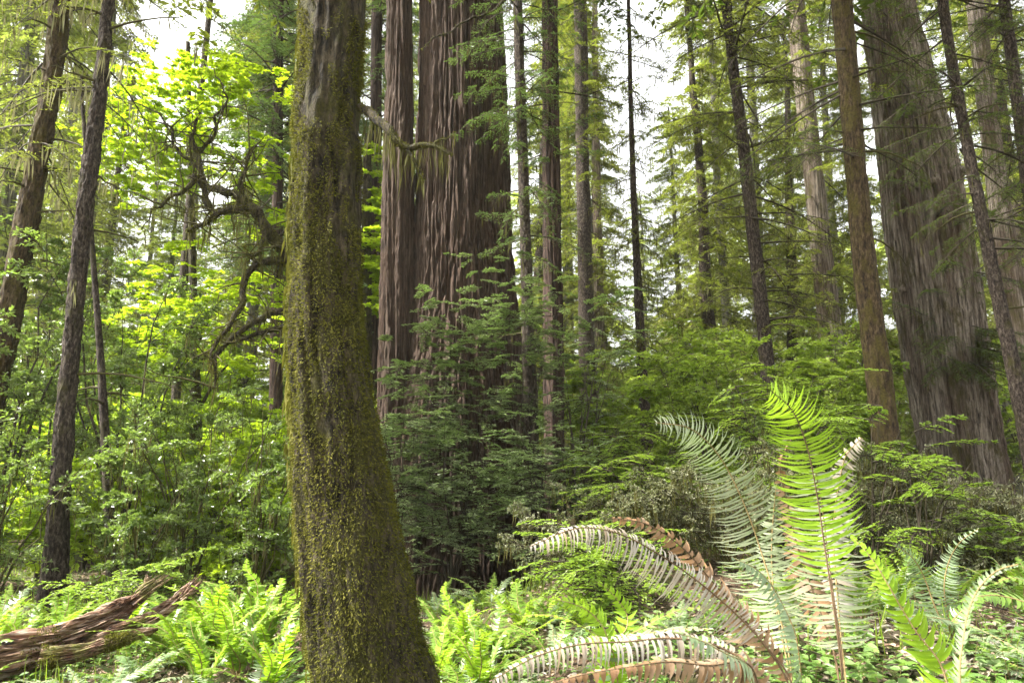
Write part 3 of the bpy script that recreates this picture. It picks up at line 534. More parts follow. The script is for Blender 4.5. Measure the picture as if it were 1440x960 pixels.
STY = {
 'evergreen': dict(stems=7, r=.022, low=.3, n=150, L=.6, e=(-.3, 1.0), d=(.1, .4), K=9, J=4, lL=.055, lW=.022, m='leaf_evergreen', kw=dict(rnd=True, roll=.9, tumble=.75, ratio=.45, keep=.8, tdroop=.15, mh=2, hn=3, hl=.16, hw=.012)),
 'evergreen_low': dict(stems=9, r=.014, n=110, L=.42, e=(-.2, 1.1), d=(.1, .3), K=9, J=4, lL=.04, lW=.018, m='leaf_evergreen', mossy=True, kw=dict(rnd=True, roll=1.0, tumble=.8, ratio=.45, keep=.8, mh=2, hn=4, hl=.2, hw=.010)),
 'lime': dict(stems=8, r=.015, n=110, L=.7, e=(-.1, .5), d=(.1, .4), K=8, J=4, lL=.075, lW=.036, m='leaf_lime', kw=dict(tumble=.6, roll=.7, ratio=.45, keep=.8)),
 'understory': dict(stems=7, r=.015, n=120, L=.75, e=(-.1, .45), d=(.1, .4), K=9, J=5, lL=.06, lW=.026, m='leaf_understory', kw=dict(tumble=.55, roll=.6, ratio=.42, keep=.8)),
 'sprout': dict(stems=10, r=.014, pw=.6, n=150, L=.7, e=(-.25, .4), d=(.05, .3), K=9, J=5, lL=.055, lW=.02, m='needle_sprout', kw=dict(tumble=.25, roll=.22, ratio=.36, keep=.8, tdroop=.12, up=.1, alpha=50)),
 'hemlock': dict(stems=6, r=.012, n=90, L=.85, e=(-.1, .35), d=(.1, .4), K=14, J=7, lL=.032, lW=.011, m='leaf_hemlock', kw=dict(tumble=.16, ratio=.33, keep=.85, tdroop=.25)),
 'huckle': dict(stems=8, r=.009, n=80, L=.65, e=(0, .5), d=(.1, .35), K=10, J=5, lL=.028, lW=.014, m='leaf_hemlock', kw=dict(tumble=.3, roll=.3, ratio=.36, keep=.85, rnd=True)),
 'thicket': dict(stems=14, r=.008, n=130, L=.42, e=(-.1, .9), d=(.1, .5), K=9, J=5, lL=.022, lW=.011, m='leaf_dull', mossy=True, low=.25, kw=dict(tumble=.8, roll=1.2, ratio=.4, keep=.75, mh=2, hn=7, hl=.16, hw=.009)),
}
SH = 'redwood sprouts round the giant trunk'
BUSHES = [
 # left evergreen understory
 ('evergreen_tree', 'glossy leaved evergreen wrapping the foot of the leaning conifer', 20, 7.9, 4.4, 1.5, 'evergreen', 130),
 ('evergreen_tree', 'tall evergreen understory tree just beyond the brown trunk and sapling', 190, 8.6, 4.7, 1.5, 'evergreen', 130),
 ('evergreen_tree', 'evergreen understory tree between the brown trunk and the maple limbs', 90, 9.6, 5.2, 1.4, 'evergreen', 110),
 ('evergreen_shrub', 'grey green glossy shrub under the maple limb tips', 290, 7.4, 2.6, 1.1, 'evergreen_low', 60),
 ('evergreen_shrub', 'glossy shrub pressed against the left flank of the mossy trunk', 380, 6.8, 2.2, .8, 'evergreen_low', 68),
 ('evergreen_shrub', 'low dark shrub behind the broken log prongs', 220, 6.9, 1.7, .8, 'evergreen_low', 80),
 ('evergreen_shrub', 'sprawling lichen hung shrub at the base of the brown trunk', 30, 6.6, 1.8, .9, 'evergreen_low', 80),
 ('evergreen_shrub', 'shaded shrub between maple trunk and the evergreen understory', 340, 9.0, 3.0, 1.2, 'evergreen_low', 48),
 # sprouts at the giant
 ('redwood_sprout', 'layered dark sprout bush at the giant base nearest the mossy trunk', 590, 10.3, 4.8, 1.0, 'sprout', 112),
 ('redwood_sprout', 'tallest layered sprout bush in front of the giant trunk', 665, 10.8, 5.2, 1.1, 'sprout', 95),
 ('redwood_sprout', 'sprout bush climbing between giant trunk and dark reddish trunk', 735, 10.2, 5.0, 1.0, 'sprout', 116),
 ('redwood_sprout', 'sprout bush spreading past the dark reddish trunk', 810, 10.2, 4.2, 1.0, 'sprout', 95),
 ('redwood_sprout', 'low shaded sprout bush at ground level before the giant', 640, 9.2, 2.6, 1.0, 'sprout', 112),
 ('redwood_sprout', 'low sprout bush by the tip of the arching withered frond', 760, 8.8, 2.3, .9, 'sprout', 95),
 ('redwood_sprout', 'sprout bush tight behind the mossy trunk edge', 560, 9.0, 3.2, .7, 'sprout', 103),
 # right
 ('hemlock_sapling', 'bright young hemlock with flat tiers above the silver arching frond', 880, 8.6, 1.9, .9, 'hemlock', 80),
 ('hemlock_sapling', 'soft green hemlock sapling below the slim spruce trunk', 920, 7.0, 1.25, .8, 'hemlock', 70),
 ('huckleberry_bush', 'fine leaved bright huckleberry spreading behind the upright fern', 1200, 5.6, 1.5, .8, 'huckle', 30),
 ('huckleberry_bush', 'huckleberry with tiered twigs before the mossy brown conifer', 1270, 5.2, 1.2, .6, 'huckle', 20),
 ('huckleberry_bush', 'taller huckleberry with airy twigs beneath the spruce', 1080, 7.0, 2.2, .9, 'huckle', 90),
 ('understory_shrub', 'yellow green leafy shrub between the slim spruce and the spruce trunk', 985, 9.6, 3.2, 1.2, 'understory', 130),
 ('understory_shrub', 'yellow green shrub around the foot of the spruce', 1090, 10.2, 3.0, 1.2, 'understory', 130),
 ('understory_shrub', 'leafy shrub at the foot of the pale mossy trunk', 850, 12.5, 3.4, 1.3, 'understory', 130),
 ('understory_shrub', 'shrub filling the gap before the grey redwood', 1160, 11.5, 2.8, 1.2, 'understory', 120),
 ('evergreen_shrub', 'dark glossy shrub below the spruce boughs', 1040, 8.6, 1.8, 1.0, 'evergreen_low', 60),
 ('thicket_shrub', 'brownish fine twigged thicket before the weathered redwood base', 1290, 6.4, .85, .9, 'thicket', 210),
 ('thicket_shrub', 'brownish thicket against the frame edge under the weathered redwood', 1410, 6.6, .8, 1.0, 'thicket', 210),
 ('thicket_shrub', 'dull thicket behind the upright fern stems', 1160, 6.0, 1.1, .9, 'thicket', 190),
 ('thicket_shrub', 'dull thicket between silver frond and withered frond', 1010, 6.0, .95, .8, 'thicket', 120),
 ('thicket_shrub', 'low brown thicket behind the arching withered frond', 900, 6.6, .8, .9, 'thicket', 120),
 ('thicket_shrub', 'low mixed thicket beyond the bright translucent ferns', 800, 6.2, .65, .8, 'thicket', 100),
 ('thicket_shrub', 'small thicket in front of the huckleberry and thick pale fern', 1350, 5.2, .55, .7, 'thicket', 90),
 ('lime_bush', 'low bright lime bush at the frame edge below the leaning conifer', -10, 9.0, 1.7, 1.0, 'lime', 90),
 ('lime_bush', 'low bright lime bush just past the brown trunk base', 120, 8.8, 1.6, 1.0, 'lime', 90),
 ('lime_bush', 'low bright lime bush behind the glossy shrubs in line with the log prongs', 225, 9.4, 1.9, 1.1, 'lime', 100),
 ('lime_bush', 'low bright lime bush below the maple beside the mossy trunk', 345, 8.6, 1.5, .9, 'lime', 80),
 ('lime_bush', 'low bright lime bush sprouting over the log splinter', 205, 6.2, .62, .45, 'huckle', 60),
 ('leafy_shrub', 'small leafy shrub by the frame edge beyond the edge on fern', 1450, 5.0, .6, .5, 'huckle', 40),
 ('leafy_shrub', 'small yellow green shrub behind the level pale frond', 870, 5.2, .6, .7, 'huckle', 60),
]
for (nm, lb, px, Y, h, sp, st, n) in BUSHES: bush(nm, lb, px, Y, h, sp, st, n=n)
# glade of lime shrubs beyond, built once and copied
def proto_copies(proto, spots):
    for i, (px, Y, sc, lb) in enumerate(spots):
        o = proto if i == 0 else copy_tree(proto)
        x = at(px, 480, Y)[0]; o.location = (x, Y, float(G(x, Y))-.05); o.rotation_euler.z = U(0, 6.28); o.scale = (sc*U(.9, 1.1), sc*U(.9, 1.1), sc)
        if lb: o['label'] = lb
pr = bush('lime_shrub', 'x', 0, 12, 2.6, 1.6, 'lime', group='lime shrubs in the bright glade', n=190, x=0.0, z=0.0)
proto_copies(pr, [(-20, 11.5, 1.1, 'lime shrub glowing at the frame edge past the leaning conifer'), (70, 12.5, 1.0, 'lime shrub glowing straight behind the brown trunk base'), (150, 11, .95, 'lime shrub glowing behind the sapling stem'), (240, 12, 1.05, 'lime shrub glowing behind the broken log prongs'),
    (330, 13, 1.1, 'lime shrub glowing below the lower maple limbs'), (400, 12, .9, 'lime shrub glowing beside the mossy trunk edge'), (505, 15, 1.3, 'lime shrub glimpsed between mossy trunk and giant redwood group'), (120, 16, 1.5, 'bigger lime shrub deep in the glade behind the sapling'), (290, 17, 1.5, 'bigger lime shrub deep in the glade below the maple'), (-30, 16, 1.5, 'bigger lime shrub deep in the glade at the frame edge'),
    (200, 22, 2.0, 'tallest lime shrub far back in the glade')])
pr = bush('understory_tree', 'x', 0, 16, 4.2, 2.0, 'understory', group='leafy understory trees in the background', n=230, x=0.0, z=0.0)
proto_copies(pr, [(870, 17, 1.0, 'leafy understory tree beyond the slim spruce trunk'), (960, 16, 1.1, 'leafy understory tree filling the space beside the slim spruce'), (1040, 18, 1.2, 'leafy understory tree behind the knobbly spruce'), (1130, 19, 1.2, 'leafy understory tree between the spruce and grey redwood'), (1220, 17, 1.0, 'leafy understory tree between grey redwood and weathered redwood'),
    (1430, 19, 1.2, 'leafy understory tree past the weathered redwood at the frame edge'), (800, 20, 1.1, 'leafy understory tree behind the dark reddish trunk'), (350, 19, 1.3, 'leafy understory tree behind the maple limbs'), (30, 20, 1.5, 'leafy understory tree behind the leaning conifer'), (910, 25, 1.4, 'leafy understory tree far beneath the sky gap'), (1200, 26, 1.5, 'leafy understory tree far behind the mossy brown conifer'), (140, 26, 1.6, 'leafy understory tree far behind the brown trunk')])
# ---- background conifers
def back_conifer(name, mat, H, z0, L, leaf, n, pale=True):
    o = empty(name, (0, 0, 0), 'x', 'tree', 'conifers in the background'); mb = MB(); zs = np.linspace(-.5, H, 26)
    wob = np.cumsum(rng.normal(0, .03, (26, 2)), 0); P = np.c_[wob, zs]; mb.lines(P[None], (.30*(1-zs/H*.8))[None], 0, 12); mb.build('trunk', ['bark_pale' if pale else 'bark_brown'], o)
    f = lambda z: (np.stack([np.interp(z, zs, P[:, 0]), np.interp(z, zs, P[:, 1]), z], -1), np.interp(z, zs, .3*(1-zs/H*.8)))
    c = MB(); crown_on(c, f, z0, H, n, (L, L*.35), (-.35, .15), (.1, .45), 11, 4, leaf, leaf*.32, mh=2, hn=5, hl=.35, hw=.04, keep=.75, wood=.008, twigw=.006, alpha=60, up=-.05, tdroop=.5)
    c.build('crown', [mat, 'twig', 'lichen_pale'], o); return o
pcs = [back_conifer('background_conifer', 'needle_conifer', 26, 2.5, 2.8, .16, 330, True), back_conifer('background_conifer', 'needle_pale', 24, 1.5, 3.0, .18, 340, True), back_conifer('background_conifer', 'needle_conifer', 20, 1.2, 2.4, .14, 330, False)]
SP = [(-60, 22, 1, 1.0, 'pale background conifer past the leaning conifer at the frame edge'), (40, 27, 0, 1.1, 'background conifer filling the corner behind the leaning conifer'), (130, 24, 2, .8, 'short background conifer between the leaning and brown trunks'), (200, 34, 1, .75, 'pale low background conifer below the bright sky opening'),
 (270, 38, 1, .85, 'pale background conifer behind the maple crown'), (330, 26, 0, 1.0, 'background conifer behind the upper maple limbs'), (410, 30, 1, 1.1, 'pale background conifer half hidden by the mossy trunk'), (520, 28, 0, 1.1, 'background conifer in the slot beside the giant redwood'), (570, 36, 1, 1.1, 'background conifer wholly behind the giant redwood group'),
 (745, 26, 2, 1.1, 'background conifer between giant redwood and dark reddish trunk'), (800, 30, 0, 1.1, 'background conifer behind the pale mossy trunk'), (855, 34, 2, .95, 'background conifer bordering the sky gap beside the pale trunk'), (910, 44, 1, .72, 'small pale conifer at the bottom of the sky gap'), (965, 30, 1, .72, 'pale conifer bordering the sky gap beside the slim spruce'),
 (1000, 22, 2, .9, 'short background conifer before the faint slim trunk'), (1060, 28, 0, 1.1, 'background conifer behind the knobbly spruce'), (1105, 24, 2, .9, 'background conifer just left of the grey redwood'), (1180, 32, 0, 1.05, 'background conifer seen past the mossy brown conifer'), (1215, 24, 2, .8, 'background conifer tucked beside the weathered redwood'),
 (1330, 32, 0, 1.2, 'background conifer wholly behind the weathered redwood'), (1400, 26, 0, 1.1, 'background conifer behind the mossy grey trunk'), (1470, 22, 2, 1.1, 'background conifer at the frame edge past the dark conifer'), (1120, 42, 1, 1.1, 'pale conifer far behind the grey redwood'), (1020, 40, 1, 1.1, 'pale conifer far behind the knobbly spruce'), (100, 40, 1, 1.0, 'pale conifer far behind the brown trunk'), (460, 42, 1, 1.2, 'pale conifer far behind the mossy trunk')]
SP += [(-10, 16, 1, .9, 'nearest background conifer behind the leaning conifer'), (95, 19, 0, .8, 'background conifer peeping between the two leaning trunks'), (345, 21, 0, .8, 'background conifer behind the arching maple limbs'), (845, 24, 0, .8, 'short background conifer beside the narrow grey trunk'), (235, 28, 1, .62, 'lowest background conifer under the maple crown')]
used = set()
for (px, Y, k, sc, lb) in SP:
    o = pcs[k] if k not in used else copy_tree(pcs[k]); used.add(k)
    x = at(px, 480, Y)[0]; o.location = (x, Y, float(G(x, Y))-.2); o.rotation_euler = (U(-.03, .03), U(-.03, .03), U(0, 6.28)); o.scale = (sc, sc, sc); o['label'] = lb
# far wood as one mass
fm = MB(); n = 2600; ang = U(-.95, .95, n); rr = U(50, 80, n); x = np.sin(ang)*rr; y = np.cos(ang)*rr; dip = 1-.75*np.exp(-((np.tan(ang)-.19)/.07)**2)-.5*np.exp(-((np.tan(ang)+.5)/.1)**2)
z = G(x, y)+U(0, 1, n)**1.2*24*dip*(.75+.25*vnoise(np.stack([x*.15, y*.15, 0*x], -1), 71))
boughs(fm, np.stack([x, y, z], 1), U(0, 6.28, n), U(1.5, 4, n), U(-.3, .2, n), U(.1, .5, n), 8, 3, .8, .35, ratio=.4, tumble=.4, wood=.006, twigw=0)
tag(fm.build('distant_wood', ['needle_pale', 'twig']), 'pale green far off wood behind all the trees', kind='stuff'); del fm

# ------------------------------------------------------------------ fallen log, broken into prongs
LX = nrm(at(245, 850, 5.2)-at(-60, 935, 4.6)); LX = nrm(LX*np.array([1, 1, .5]))
org = at(60, 915, 4.8); org[2] = float(G(org[0], org[1]))+.05
LG = empty('fallen_log', org, 'split weathered red brown log with two jagged raised prongs', 'log')
yaw = math.atan2(LX[1], LX[0])
def logpiece(pts, rad, name, flat=.7, amp=.035, seed=0, res=.02, rag=.0):
    P = np.array([at(*q) for q in pts]); Q = smooth_path(np.c_[P, rad], 220); C, R = Q[:, :3], Q[:, 3]; nth = 150; th = np.arange(nth)*2*np.pi/nth
    T = nrm(np.gradient(C, axis=0)); A = nrm(np.cross(T, Zv)); B = np.cross(A, T); s = np.linspace(0, 1, 220)[:, None]*np.ones((1, nth))
    ct, st = np.cos(th)[None], np.sin(th)[None]; Ls = s*3
    d = -np.abs(vnoise(np.stack([ct*4+seed+0*s, st*4+Ls*.35, Ls*.9], -1), 81))*1.3+.5*vnoise(np.stack([ct*11+seed+0*s, st*11+0*s, Ls*1.6], -1), 82)+.4*vnoise(np.stack([ct*26+0*s, st*26+0*s, Ls*4], -1), 83)
    rr = R[:, None]*(1+.25*vnoise(np.stack([ct*1.3+seed+0*s, st*1.3+0*s, Ls*1.2], -1), 84))+amp*d*np.minimum(1, R[:, None]/.08)
    off = rag*vnoise(np.stack([ct*5+seed, st*5, 0*ct], -1), 85)*(s[:, :]**12)
    V = C[:, None]+A[:, None]*(rr*ct)[..., None]+B[:, None]*(rr*st*flat)[..., None]+T[:, None]*off[..., None]
    c_, s_ = math.cos(-yaw), math.sin(-yaw); V = V-org; V = np.stack([V[..., 0]*c_-V[..., 1]*s_, V[..., 0]*s_+V[..., 1]*c_, V[..., 2]], -1)
    mb = MB(); k, j = np.meshgrid(np.arange(219), np.arange(nth), indexing='ij'); k = k.ravel(); j = j.ravel(); j2 = (j+1) % nth
    mb.add(V, np.stack([k*nth+j, k*nth+j2, (k+1)*nth+j2, (k+1)*nth+j], 1), 0, True)
    pc = mb.build(name, ['wood_log'], LG, org=(0, 0, 0)); W_ = V.reshape(-1, 3); N_ = (V-V.mean(1, keepdims=True)).reshape(-1, 3); q = rng.integers(0, len(W_), 9000 if len(pts) > 4 else 1)
    q = q[vnoise(W_[q]*5, 86)+.6*vnoise(W_[q]*14, 87)-.25*(nrm(N_[q])[:, 2] > .3) > .12]; m_ = MB(); m_.leaves(W_[q], nrm(N_[q])+rng.normal(0, .6, (len(q), 3)), rng.normal(0, 1, (len(q), 3)), U(.008, .028, len(q)), .006, 0, .1); m_.build('moss', ['moss_tuft'], pc, org=(0, 0, 0))
LG.rotation_euler.z = yaw
logpiece([(-140, 950, 4.5), (-40, 930, 4.6), (30, 918, 4.7), (90, 900, 4.8), (130, 884, 4.9)], [.16, .16, .145, .11, .03], 'trunk', .8, .05, 1)
logpiece([(-60, 925, 4.6), (40, 908, 4.7), (100, 888, 4.8), (150, 868, 4.9), (185, 848, 5.0), (206, 832, 5.0)], [.09, .10, .10, .085, .06, .015], 'prong', .75, .05, 4, rag=.12)
logpiece([(120, 905, 4.8), (165, 888, 4.85), (205, 872, 4.95), (240, 850, 5.05), (262, 832, 5.1)], [.06, .06, .055, .05, .015], 'prong', .8, .03, 9, rag=.08)
logpiece([(60, 925, 4.6), (120, 915, 4.65), (165, 900, 4.7), (205, 888, 4.8), (222, 884, 4.85)], [.07, .06, .045, .03, .01], 'prong', .8, .025, 13)
logpiece([(196, 842, 5.0), (206, 826, 5.0), (207, 812, 5.0), (206, 806, 5.0)], [.03, .025, .015, .004], 'splinter', 1, .01, 17)

sp = MB(); n = 130; u = rng.random(n); i0 = rng.integers(0, 2, n); A_ = np.array([at(185, 846, 4.95), at(245, 848, 5.02)]); B_ = np.array([at(212, 826, 5.0), at(264, 830, 5.1)]); dd = nrm(B_-A_)
q = A_[i0]+(B_-A_)[i0]*(u*.9)[:, None]+rng.normal(0, .022, (n, 3)); e = q+dd[i0]*U(.05, .16, n)[:, None]+rng.normal(0, .012, (n, 3)); LG.rotation_euler.z = yaw
V_ = np.stack([q, (q+e)/2, e], 1)-org; c_, s_ = math.cos(-yaw), math.sin(-yaw); V_ = np.stack([V_[..., 0]*c_-V_[..., 1]*s_, V_[..., 0]*s_+V_[..., 1]*c_, V_[..., 2]], -1)
sp.lines(V_, np.broadcast_to(U(.003, .009, n)[:, None]*np.array([1, .8, .1]), (n, 3)), 0, 4); sp.build('jagged_splinter_wood', ['wood_log'], LG, org=(0, 0, 0))
# ------------------------------------------------------------------ ferns
def frond_mesh(mb, sm, P, W, N, npair=38, start=.15, beta=18, curl=.2, droop=0, pw=.85, rach=.004, miss=.02, jit=.17, tipw=.7, m=0, fold=.12, twist=0):
    """P (k,3) control points of the rachis from base to tip; W largest half width; N the way the frond's upper face looks"""
    Q = smooth_path(P, 60); s = np.linspace(0, 1, 60); Lt = np.sum(np.linalg.norm(np.diff(Q, axis=0), axis=1))
    sm.lines(Q[None], (rach*(1.1-s*.8))[None], 0 if sm is not mb else 1, 5)
    t = np.linspace(start, .995, npair); t2 = np.repeat(t[:, None], 2, 1)+rng.normal(0, .25/npair, (npair, 2)); t2 = np.clip(t2, 0, 1)
    ok = rng.random((npair, 2)) > miss; sg = np.broadcast_to(np.array([1, -1.0]), (npair, 2))[ok]; t2 = t2[ok]; n = len(t2)
    C = np.stack([np.interp(t2, s, Q[:, i]) for i in range(3)], 1); Tg = nrm(np.gradient(Q, axis=0)); Tg = np.stack([np.interp(t2, s, Tg[:, i]) for i in range(3)], 1)
    N = np.broadcast_to(np.asarray(N, float), (n, 3)); sd_ = nrm(np.cross(N, Tg)); Nf = nrm(np.cross(Tg, sd_))
    if twist: a = twist; sd_, Nf = sd_*math.cos(a)+Nf*math.sin(a), Nf*math.cos(a)-sd_*math.sin(a)
    v = (t2-start)/(1-start); prof = np.minimum(1, .45+v*3)*np.maximum(1-v, 0)**tipw*(1-.15*v); prof = prof/prof.max()
    L = W*prof*(1+rng.normal(0, jit*.6, n))+.004; wv = U(0, 6.28); b = np.radians(beta)+.10*np.sin(t2*9+wv)*sg+rng.normal(0, jit*.45, n)
    D = nrm(sd_*(sg*np.cos(b))[:, None]+Tg*np.sin(b)[:, None]+Nf*(.12*np.sin(t2*13+wv*2)+rng.normal(0, jit*.6, n))[:, None]); Bn = nrm(np.cross(Nf, D))
    width = Lt*(1-start)/npair*pw; u = np.array([0, .14, .4, .7, 1.0]); ww = np.array([.35, 1.0, .9, .6, .05])*.5
    cu = (curl+rng.normal(0, jit, n))[:, None]*L[:, None]*u[None]**2
    ctr = C[:, None]+D[:, None]*(L[:, None]*u)[..., None]-Nf[:, None]*cu[..., None]-Zv*(droop*L[:, None]*u**2)[..., None]+Tg[:, None]*(L[:, None]*(.17*u**3-.04*np.sin(u*3.14)))[..., None]
    wd = width*ww[None]*np.ones((n, 1)); l = ctr+Bn[:, None]*wd[..., None]+Nf[:, None]*(fold*wd)[..., None]; r = ctr-Bn[:, None]*wd[..., None]+Nf[:, None]*(fold*wd)[..., None]
    V = np.stack([l, ctr, r], 2).reshape(n, 15, 3); f = []
    for k in range(4):
        for j in range(2): f.append([k*3+j, k*3+j+1, (k+1)*3+j+1, (k+1)*3+j])
    mb.add(V, np.arange(n)[:, None, None]*15+np.array(f)[None], m, True)
TC = lambda P: nrm(CAM-np.asarray(P).mean(0))
def hero(name, label, fronds, group=None, cat='fern'):
    """fronds: list of dict(p=[(px,py,Y)...], w=half width px, m, ...)"""
    P0 = at(*fronds[0]['p'][0]); P0[2] = float(G(P0[0], P0[1]))
    o = empty(name, P0, label, cat, group)
    for fr in fronds:
        P = np.array([at(*q) for q in fr['p']]); 
        if fr.get('root', True): P = np.vstack([P0+np.array([U(-.02, .02), U(-.02, .02), -.02]), P]) if np.linalg.norm(P[0]-P0) > .05 else P
        k = dict(fr.get('k', {})); W = fr['w']*fr['p'][-1][2]/1000; N = fr.get('n'); N = TC(P)+np.array([0, 0, .25]) if N is None else np.array(N, float)
        a, b = MB(), MB(); frond_mesh(a, b, P, W, N, **k); q = a.build('frond', [fr['m']], o); b.build('stem', [fr.get('s', 'stem_fern')], q)
        if 'lab' in fr: q['label'] = fr['lab']
    return o
hero('tall_fern', 'tallest upright sword fern with one vivid green frond', [
 dict(p=[(1182, 925, 2.6), (1172, 850, 2.6), (1160, 770, 2.62), (1148, 690, 2.62), (1134, 625, 2.6), (1116, 580, 2.55), (1083, 548, 2.45)], w=62, m='fern_fresh', s='stem_dark', k=dict(npair=70, start=.4, beta=12, curl=.15, droop=.05, tipw=.32, pw=.8), lab='vivid lime green upright frond'),
 dict(p=[(1184, 926, 2.66), (1174, 850, 2.68), (1164, 775, 2.7), (1154, 700, 2.72), (1146, 660, 2.72)], w=56, m='fern_pale', s='stem_dark', k=dict(npair=44, start=.3, beta=4, curl=.2, droop=.15, tipw=.2, pw=.6), lab='whitish frond added close behind the green one to imitate its lower glare'),  # added frond; its pale colour imitates glare on the green frond's lower leaflets
 dict(p=[(1186, 925, 2.72), (1176, 820, 2.8), (1172, 740, 2.85), (1180, 680, 2.85), (1190, 640, 2.8), (1212, 615, 2.72)], w=28, m='fern_pinkish', k=dict(npair=54, start=.35, beta=-4, curl=.35, droop=.35, tipw=.4), lab='whitish frond with curled leaflets'),
 dict(p=[(1176, 930, 2.7), (1150, 850, 2.8), (1125, 780, 2.85), (1108, 710, 2.85), (1098, 650, 2.8), (1112, 618, 2.75)], w=22, m='fern_brown', s='stem_dark', k=dict(npair=40, start=.3, beta=0, curl=.6, droop=.5, jit=.35, miss=.08), lab='withered pinkish brown frond')])
hero('silver_fern', 'sword fern with a long silvery frond arching over to the left', [
 dict(p=[(1112, 935, 2.85), (1095, 860, 2.9), (1072, 780, 2.95), (1045, 705, 2.95), (1012, 642, 2.9), (972, 603, 2.8), (922, 594, 2.7)], w=62, m='fern_pale', k=dict(npair=80, start=.2, beta=6, curl=.2, droop=.1, tipw=.45, pw=.55), lab='long pale silvery arching frond'),
 dict(p=[(1125, 935, 2.6), (1118, 890, 2.6), (1098, 845, 2.6), (1070, 805, 2.55), (1028, 782, 2.5)], w=34, m='fern_silver', n=(.6, -.5, .6), k=dict(npair=44, start=.15, beta=20, curl=.5, droop=.4), lab='pale grey green drooping frond'),
 dict(p=[(1108, 935, 2.9), (1092, 860, 3.0), (1085, 780, 3.05), (1088, 720, 3.05), (1092, 680, 3.0)], w=36, m='fern_pale', k=dict(npair=40, start=.25, beta=8, curl=.3, droop=.2, pw=.6))])
hero('withered_fern', 'half withered fern with a low arching pinkish frond and brown base', [
 dict(p=[(1110, 952, 2.5), (1075, 905, 2.5), (1030, 858, 2.5), (975, 812, 2.48), (920, 775, 2.42), (870, 750, 2.36), (815, 742, 2.3), (745, 768, 2.25)], w=40, m='fern_pinkish', s='stem_dark', n=(-.5, -.75, .55), k=dict(npair=82, start=.3, beta=8, curl=.45, droop=.5, tipw=.45, pw=.6), lab='long arching pinkish white frond'),
 dict(p=[(1105, 952, 2.55), (1070, 900, 2.55), (1030, 850, 2.55), (1000, 815, 2.52), (960, 770, 2.5), (905, 735, 2.45), (860, 728, 2.4)], w=26, m='fern_brown', s='stem_dark', n=(-.4, -.8, .4), k=dict(npair=50, start=.2, beta=20, curl=.8, droop=.3, jit=.4, miss=.1), lab='curled brown dead frond')])
hero('low_fern', 'fern with a pale frond lying level just above the litter', [
 dict(p=[(1045, 928, 2.3), (1000, 905, 2.3), (940, 897, 2.28), (880, 902, 2.25), (820, 905, 2.22), (760, 920, 2.2), (690, 957, 2.15)], w=34, m='fern_pinkish', s='stem_dark', n=(0, -.8, .6), k=dict(npair=74, start=.1, beta=2, curl=.35, droop=.5, tipw=.4, pw=.6)),
 dict(p=[(1045, 930, 2.25), (1000, 935, 2.2), (940, 930, 2.15), (880, 938, 2.1), (820, 948, 2.1), (770, 962, 2.1)], w=26, m='fern_brown', s='stem_dark', n=(0, -.7, .6), k=dict(npair=44, start=.1, beta=6, curl=.6, droop=.4, jit=.3, miss=0)),
 dict(p=[(1050, 935, 2.2), (1020, 918, 2.1), (985, 900, 2.05), (945, 888, 2.0)], w=36, m='fern_silver', n=(.2, -.5, .9), k=dict(npair=34, start=.1, beta=20, curl=.3, droop=.3))])
hero('bright_fern', 'clump of translucent bright fern fronds behind the level pale frond', [
 dict(p=[(862, 900, 3.2), (880, 885, 3.25), (882, 865, 3.3), (866, 840, 3.3), (842, 818, 3.28)], w=30, m='fern_fresh', k=dict(npair=32, start=.1, beta=25)),
 dict(p=[(855, 900, 3.1), (850, 885, 3.1), (835, 865, 3.1), (805, 848, 3.05), (775, 842, 3.0)], w=26, m='fern_fresh', k=dict(npair=32, start=.1, beta=25)),
 dict(p=[(850, 900, 3.0), (830, 888, 2.95), (800, 872, 2.9), (765, 864, 2.9), (735, 866, 2.9)], w=14, m='fern_fresh', n=(0, -.2, 1), k=dict(npair=30, start=.1, beta=25)),
 dict(p=[(866, 900, 3.2), (900, 885, 3.2), (930, 868, 3.2), (965, 855, 3.2), (1000, 856, 3.15)], w=20, m='fern_mid', n=(0, -.4, 1), k=dict(npair=30, start=.1, beta=25)),
 dict(p=[(868, 902, 3.0), (905, 892, 2.9), (950, 884, 2.8), (1000, 884, 2.75)], w=22, m='fern_silver', n=(0, -.5, 1), k=dict(npair=30, start=.1, beta=20))])
hero('leaning_fern', 'fern with one broad bright frond slanting down to the litter', [
 dict(p=[(1318, 925, 2.3), (1290, 890, 2.3), (1268, 855, 2.3), (1245, 815, 2.3), (1222, 780, 2.32), (1196, 752, 2.35)], w=36, m='fern_fresh', k=dict(npair=40, start=.06, beta=28, curl=.2, tipw=.75, pw=.95, fold=.2))])
hero('grey_fern', 'small grey green fern with two fronds curving apart like horns', [
 dict(p=[(1335, 872, 3.6), (1330, 850, 3.6), (1328, 820, 3.6), (1336, 785, 3.6), (1350, 762, 3.55), (1376, 743, 3.5)], w=22, m='fern_silver', k=dict(npair=40, start=.1, beta=0, pw=.55)),
 dict(p=[(1322, 868, 3.6), (1312, 845, 3.6), (1300, 812, 3.6), (1284, 785, 3.55), (1256, 764, 3.5)], w=24, m='fern_silver', k=dict(npair=40, start=.1, beta=0, pw=.55)),
 dict(p=[(1340, 872, 3.5), (1365, 850, 3.5), (1390, 838, 3.5), (1412, 845, 3.45)], w=16, m='fern_mid', n=(0, -.4, 1), k=dict(npair=28, start=.1)),
 dict(p=[(1338, 874, 3.3), (1310, 868, 3.1), (1285, 866, 2.95), (1255, 875, 2.8)], w=22, m='fern_silver', n=(0, -.5, 1), k=dict(npair=28, start=.1)),
 dict(p=[(1340, 876, 3.2), (1365, 880, 3.0), (1395, 893, 2.8), (1440, 918, 2.6)], w=22, m='fern_silver', n=(0, -.5, 1), k=dict(npair=34, start=.05, pw=.7))])
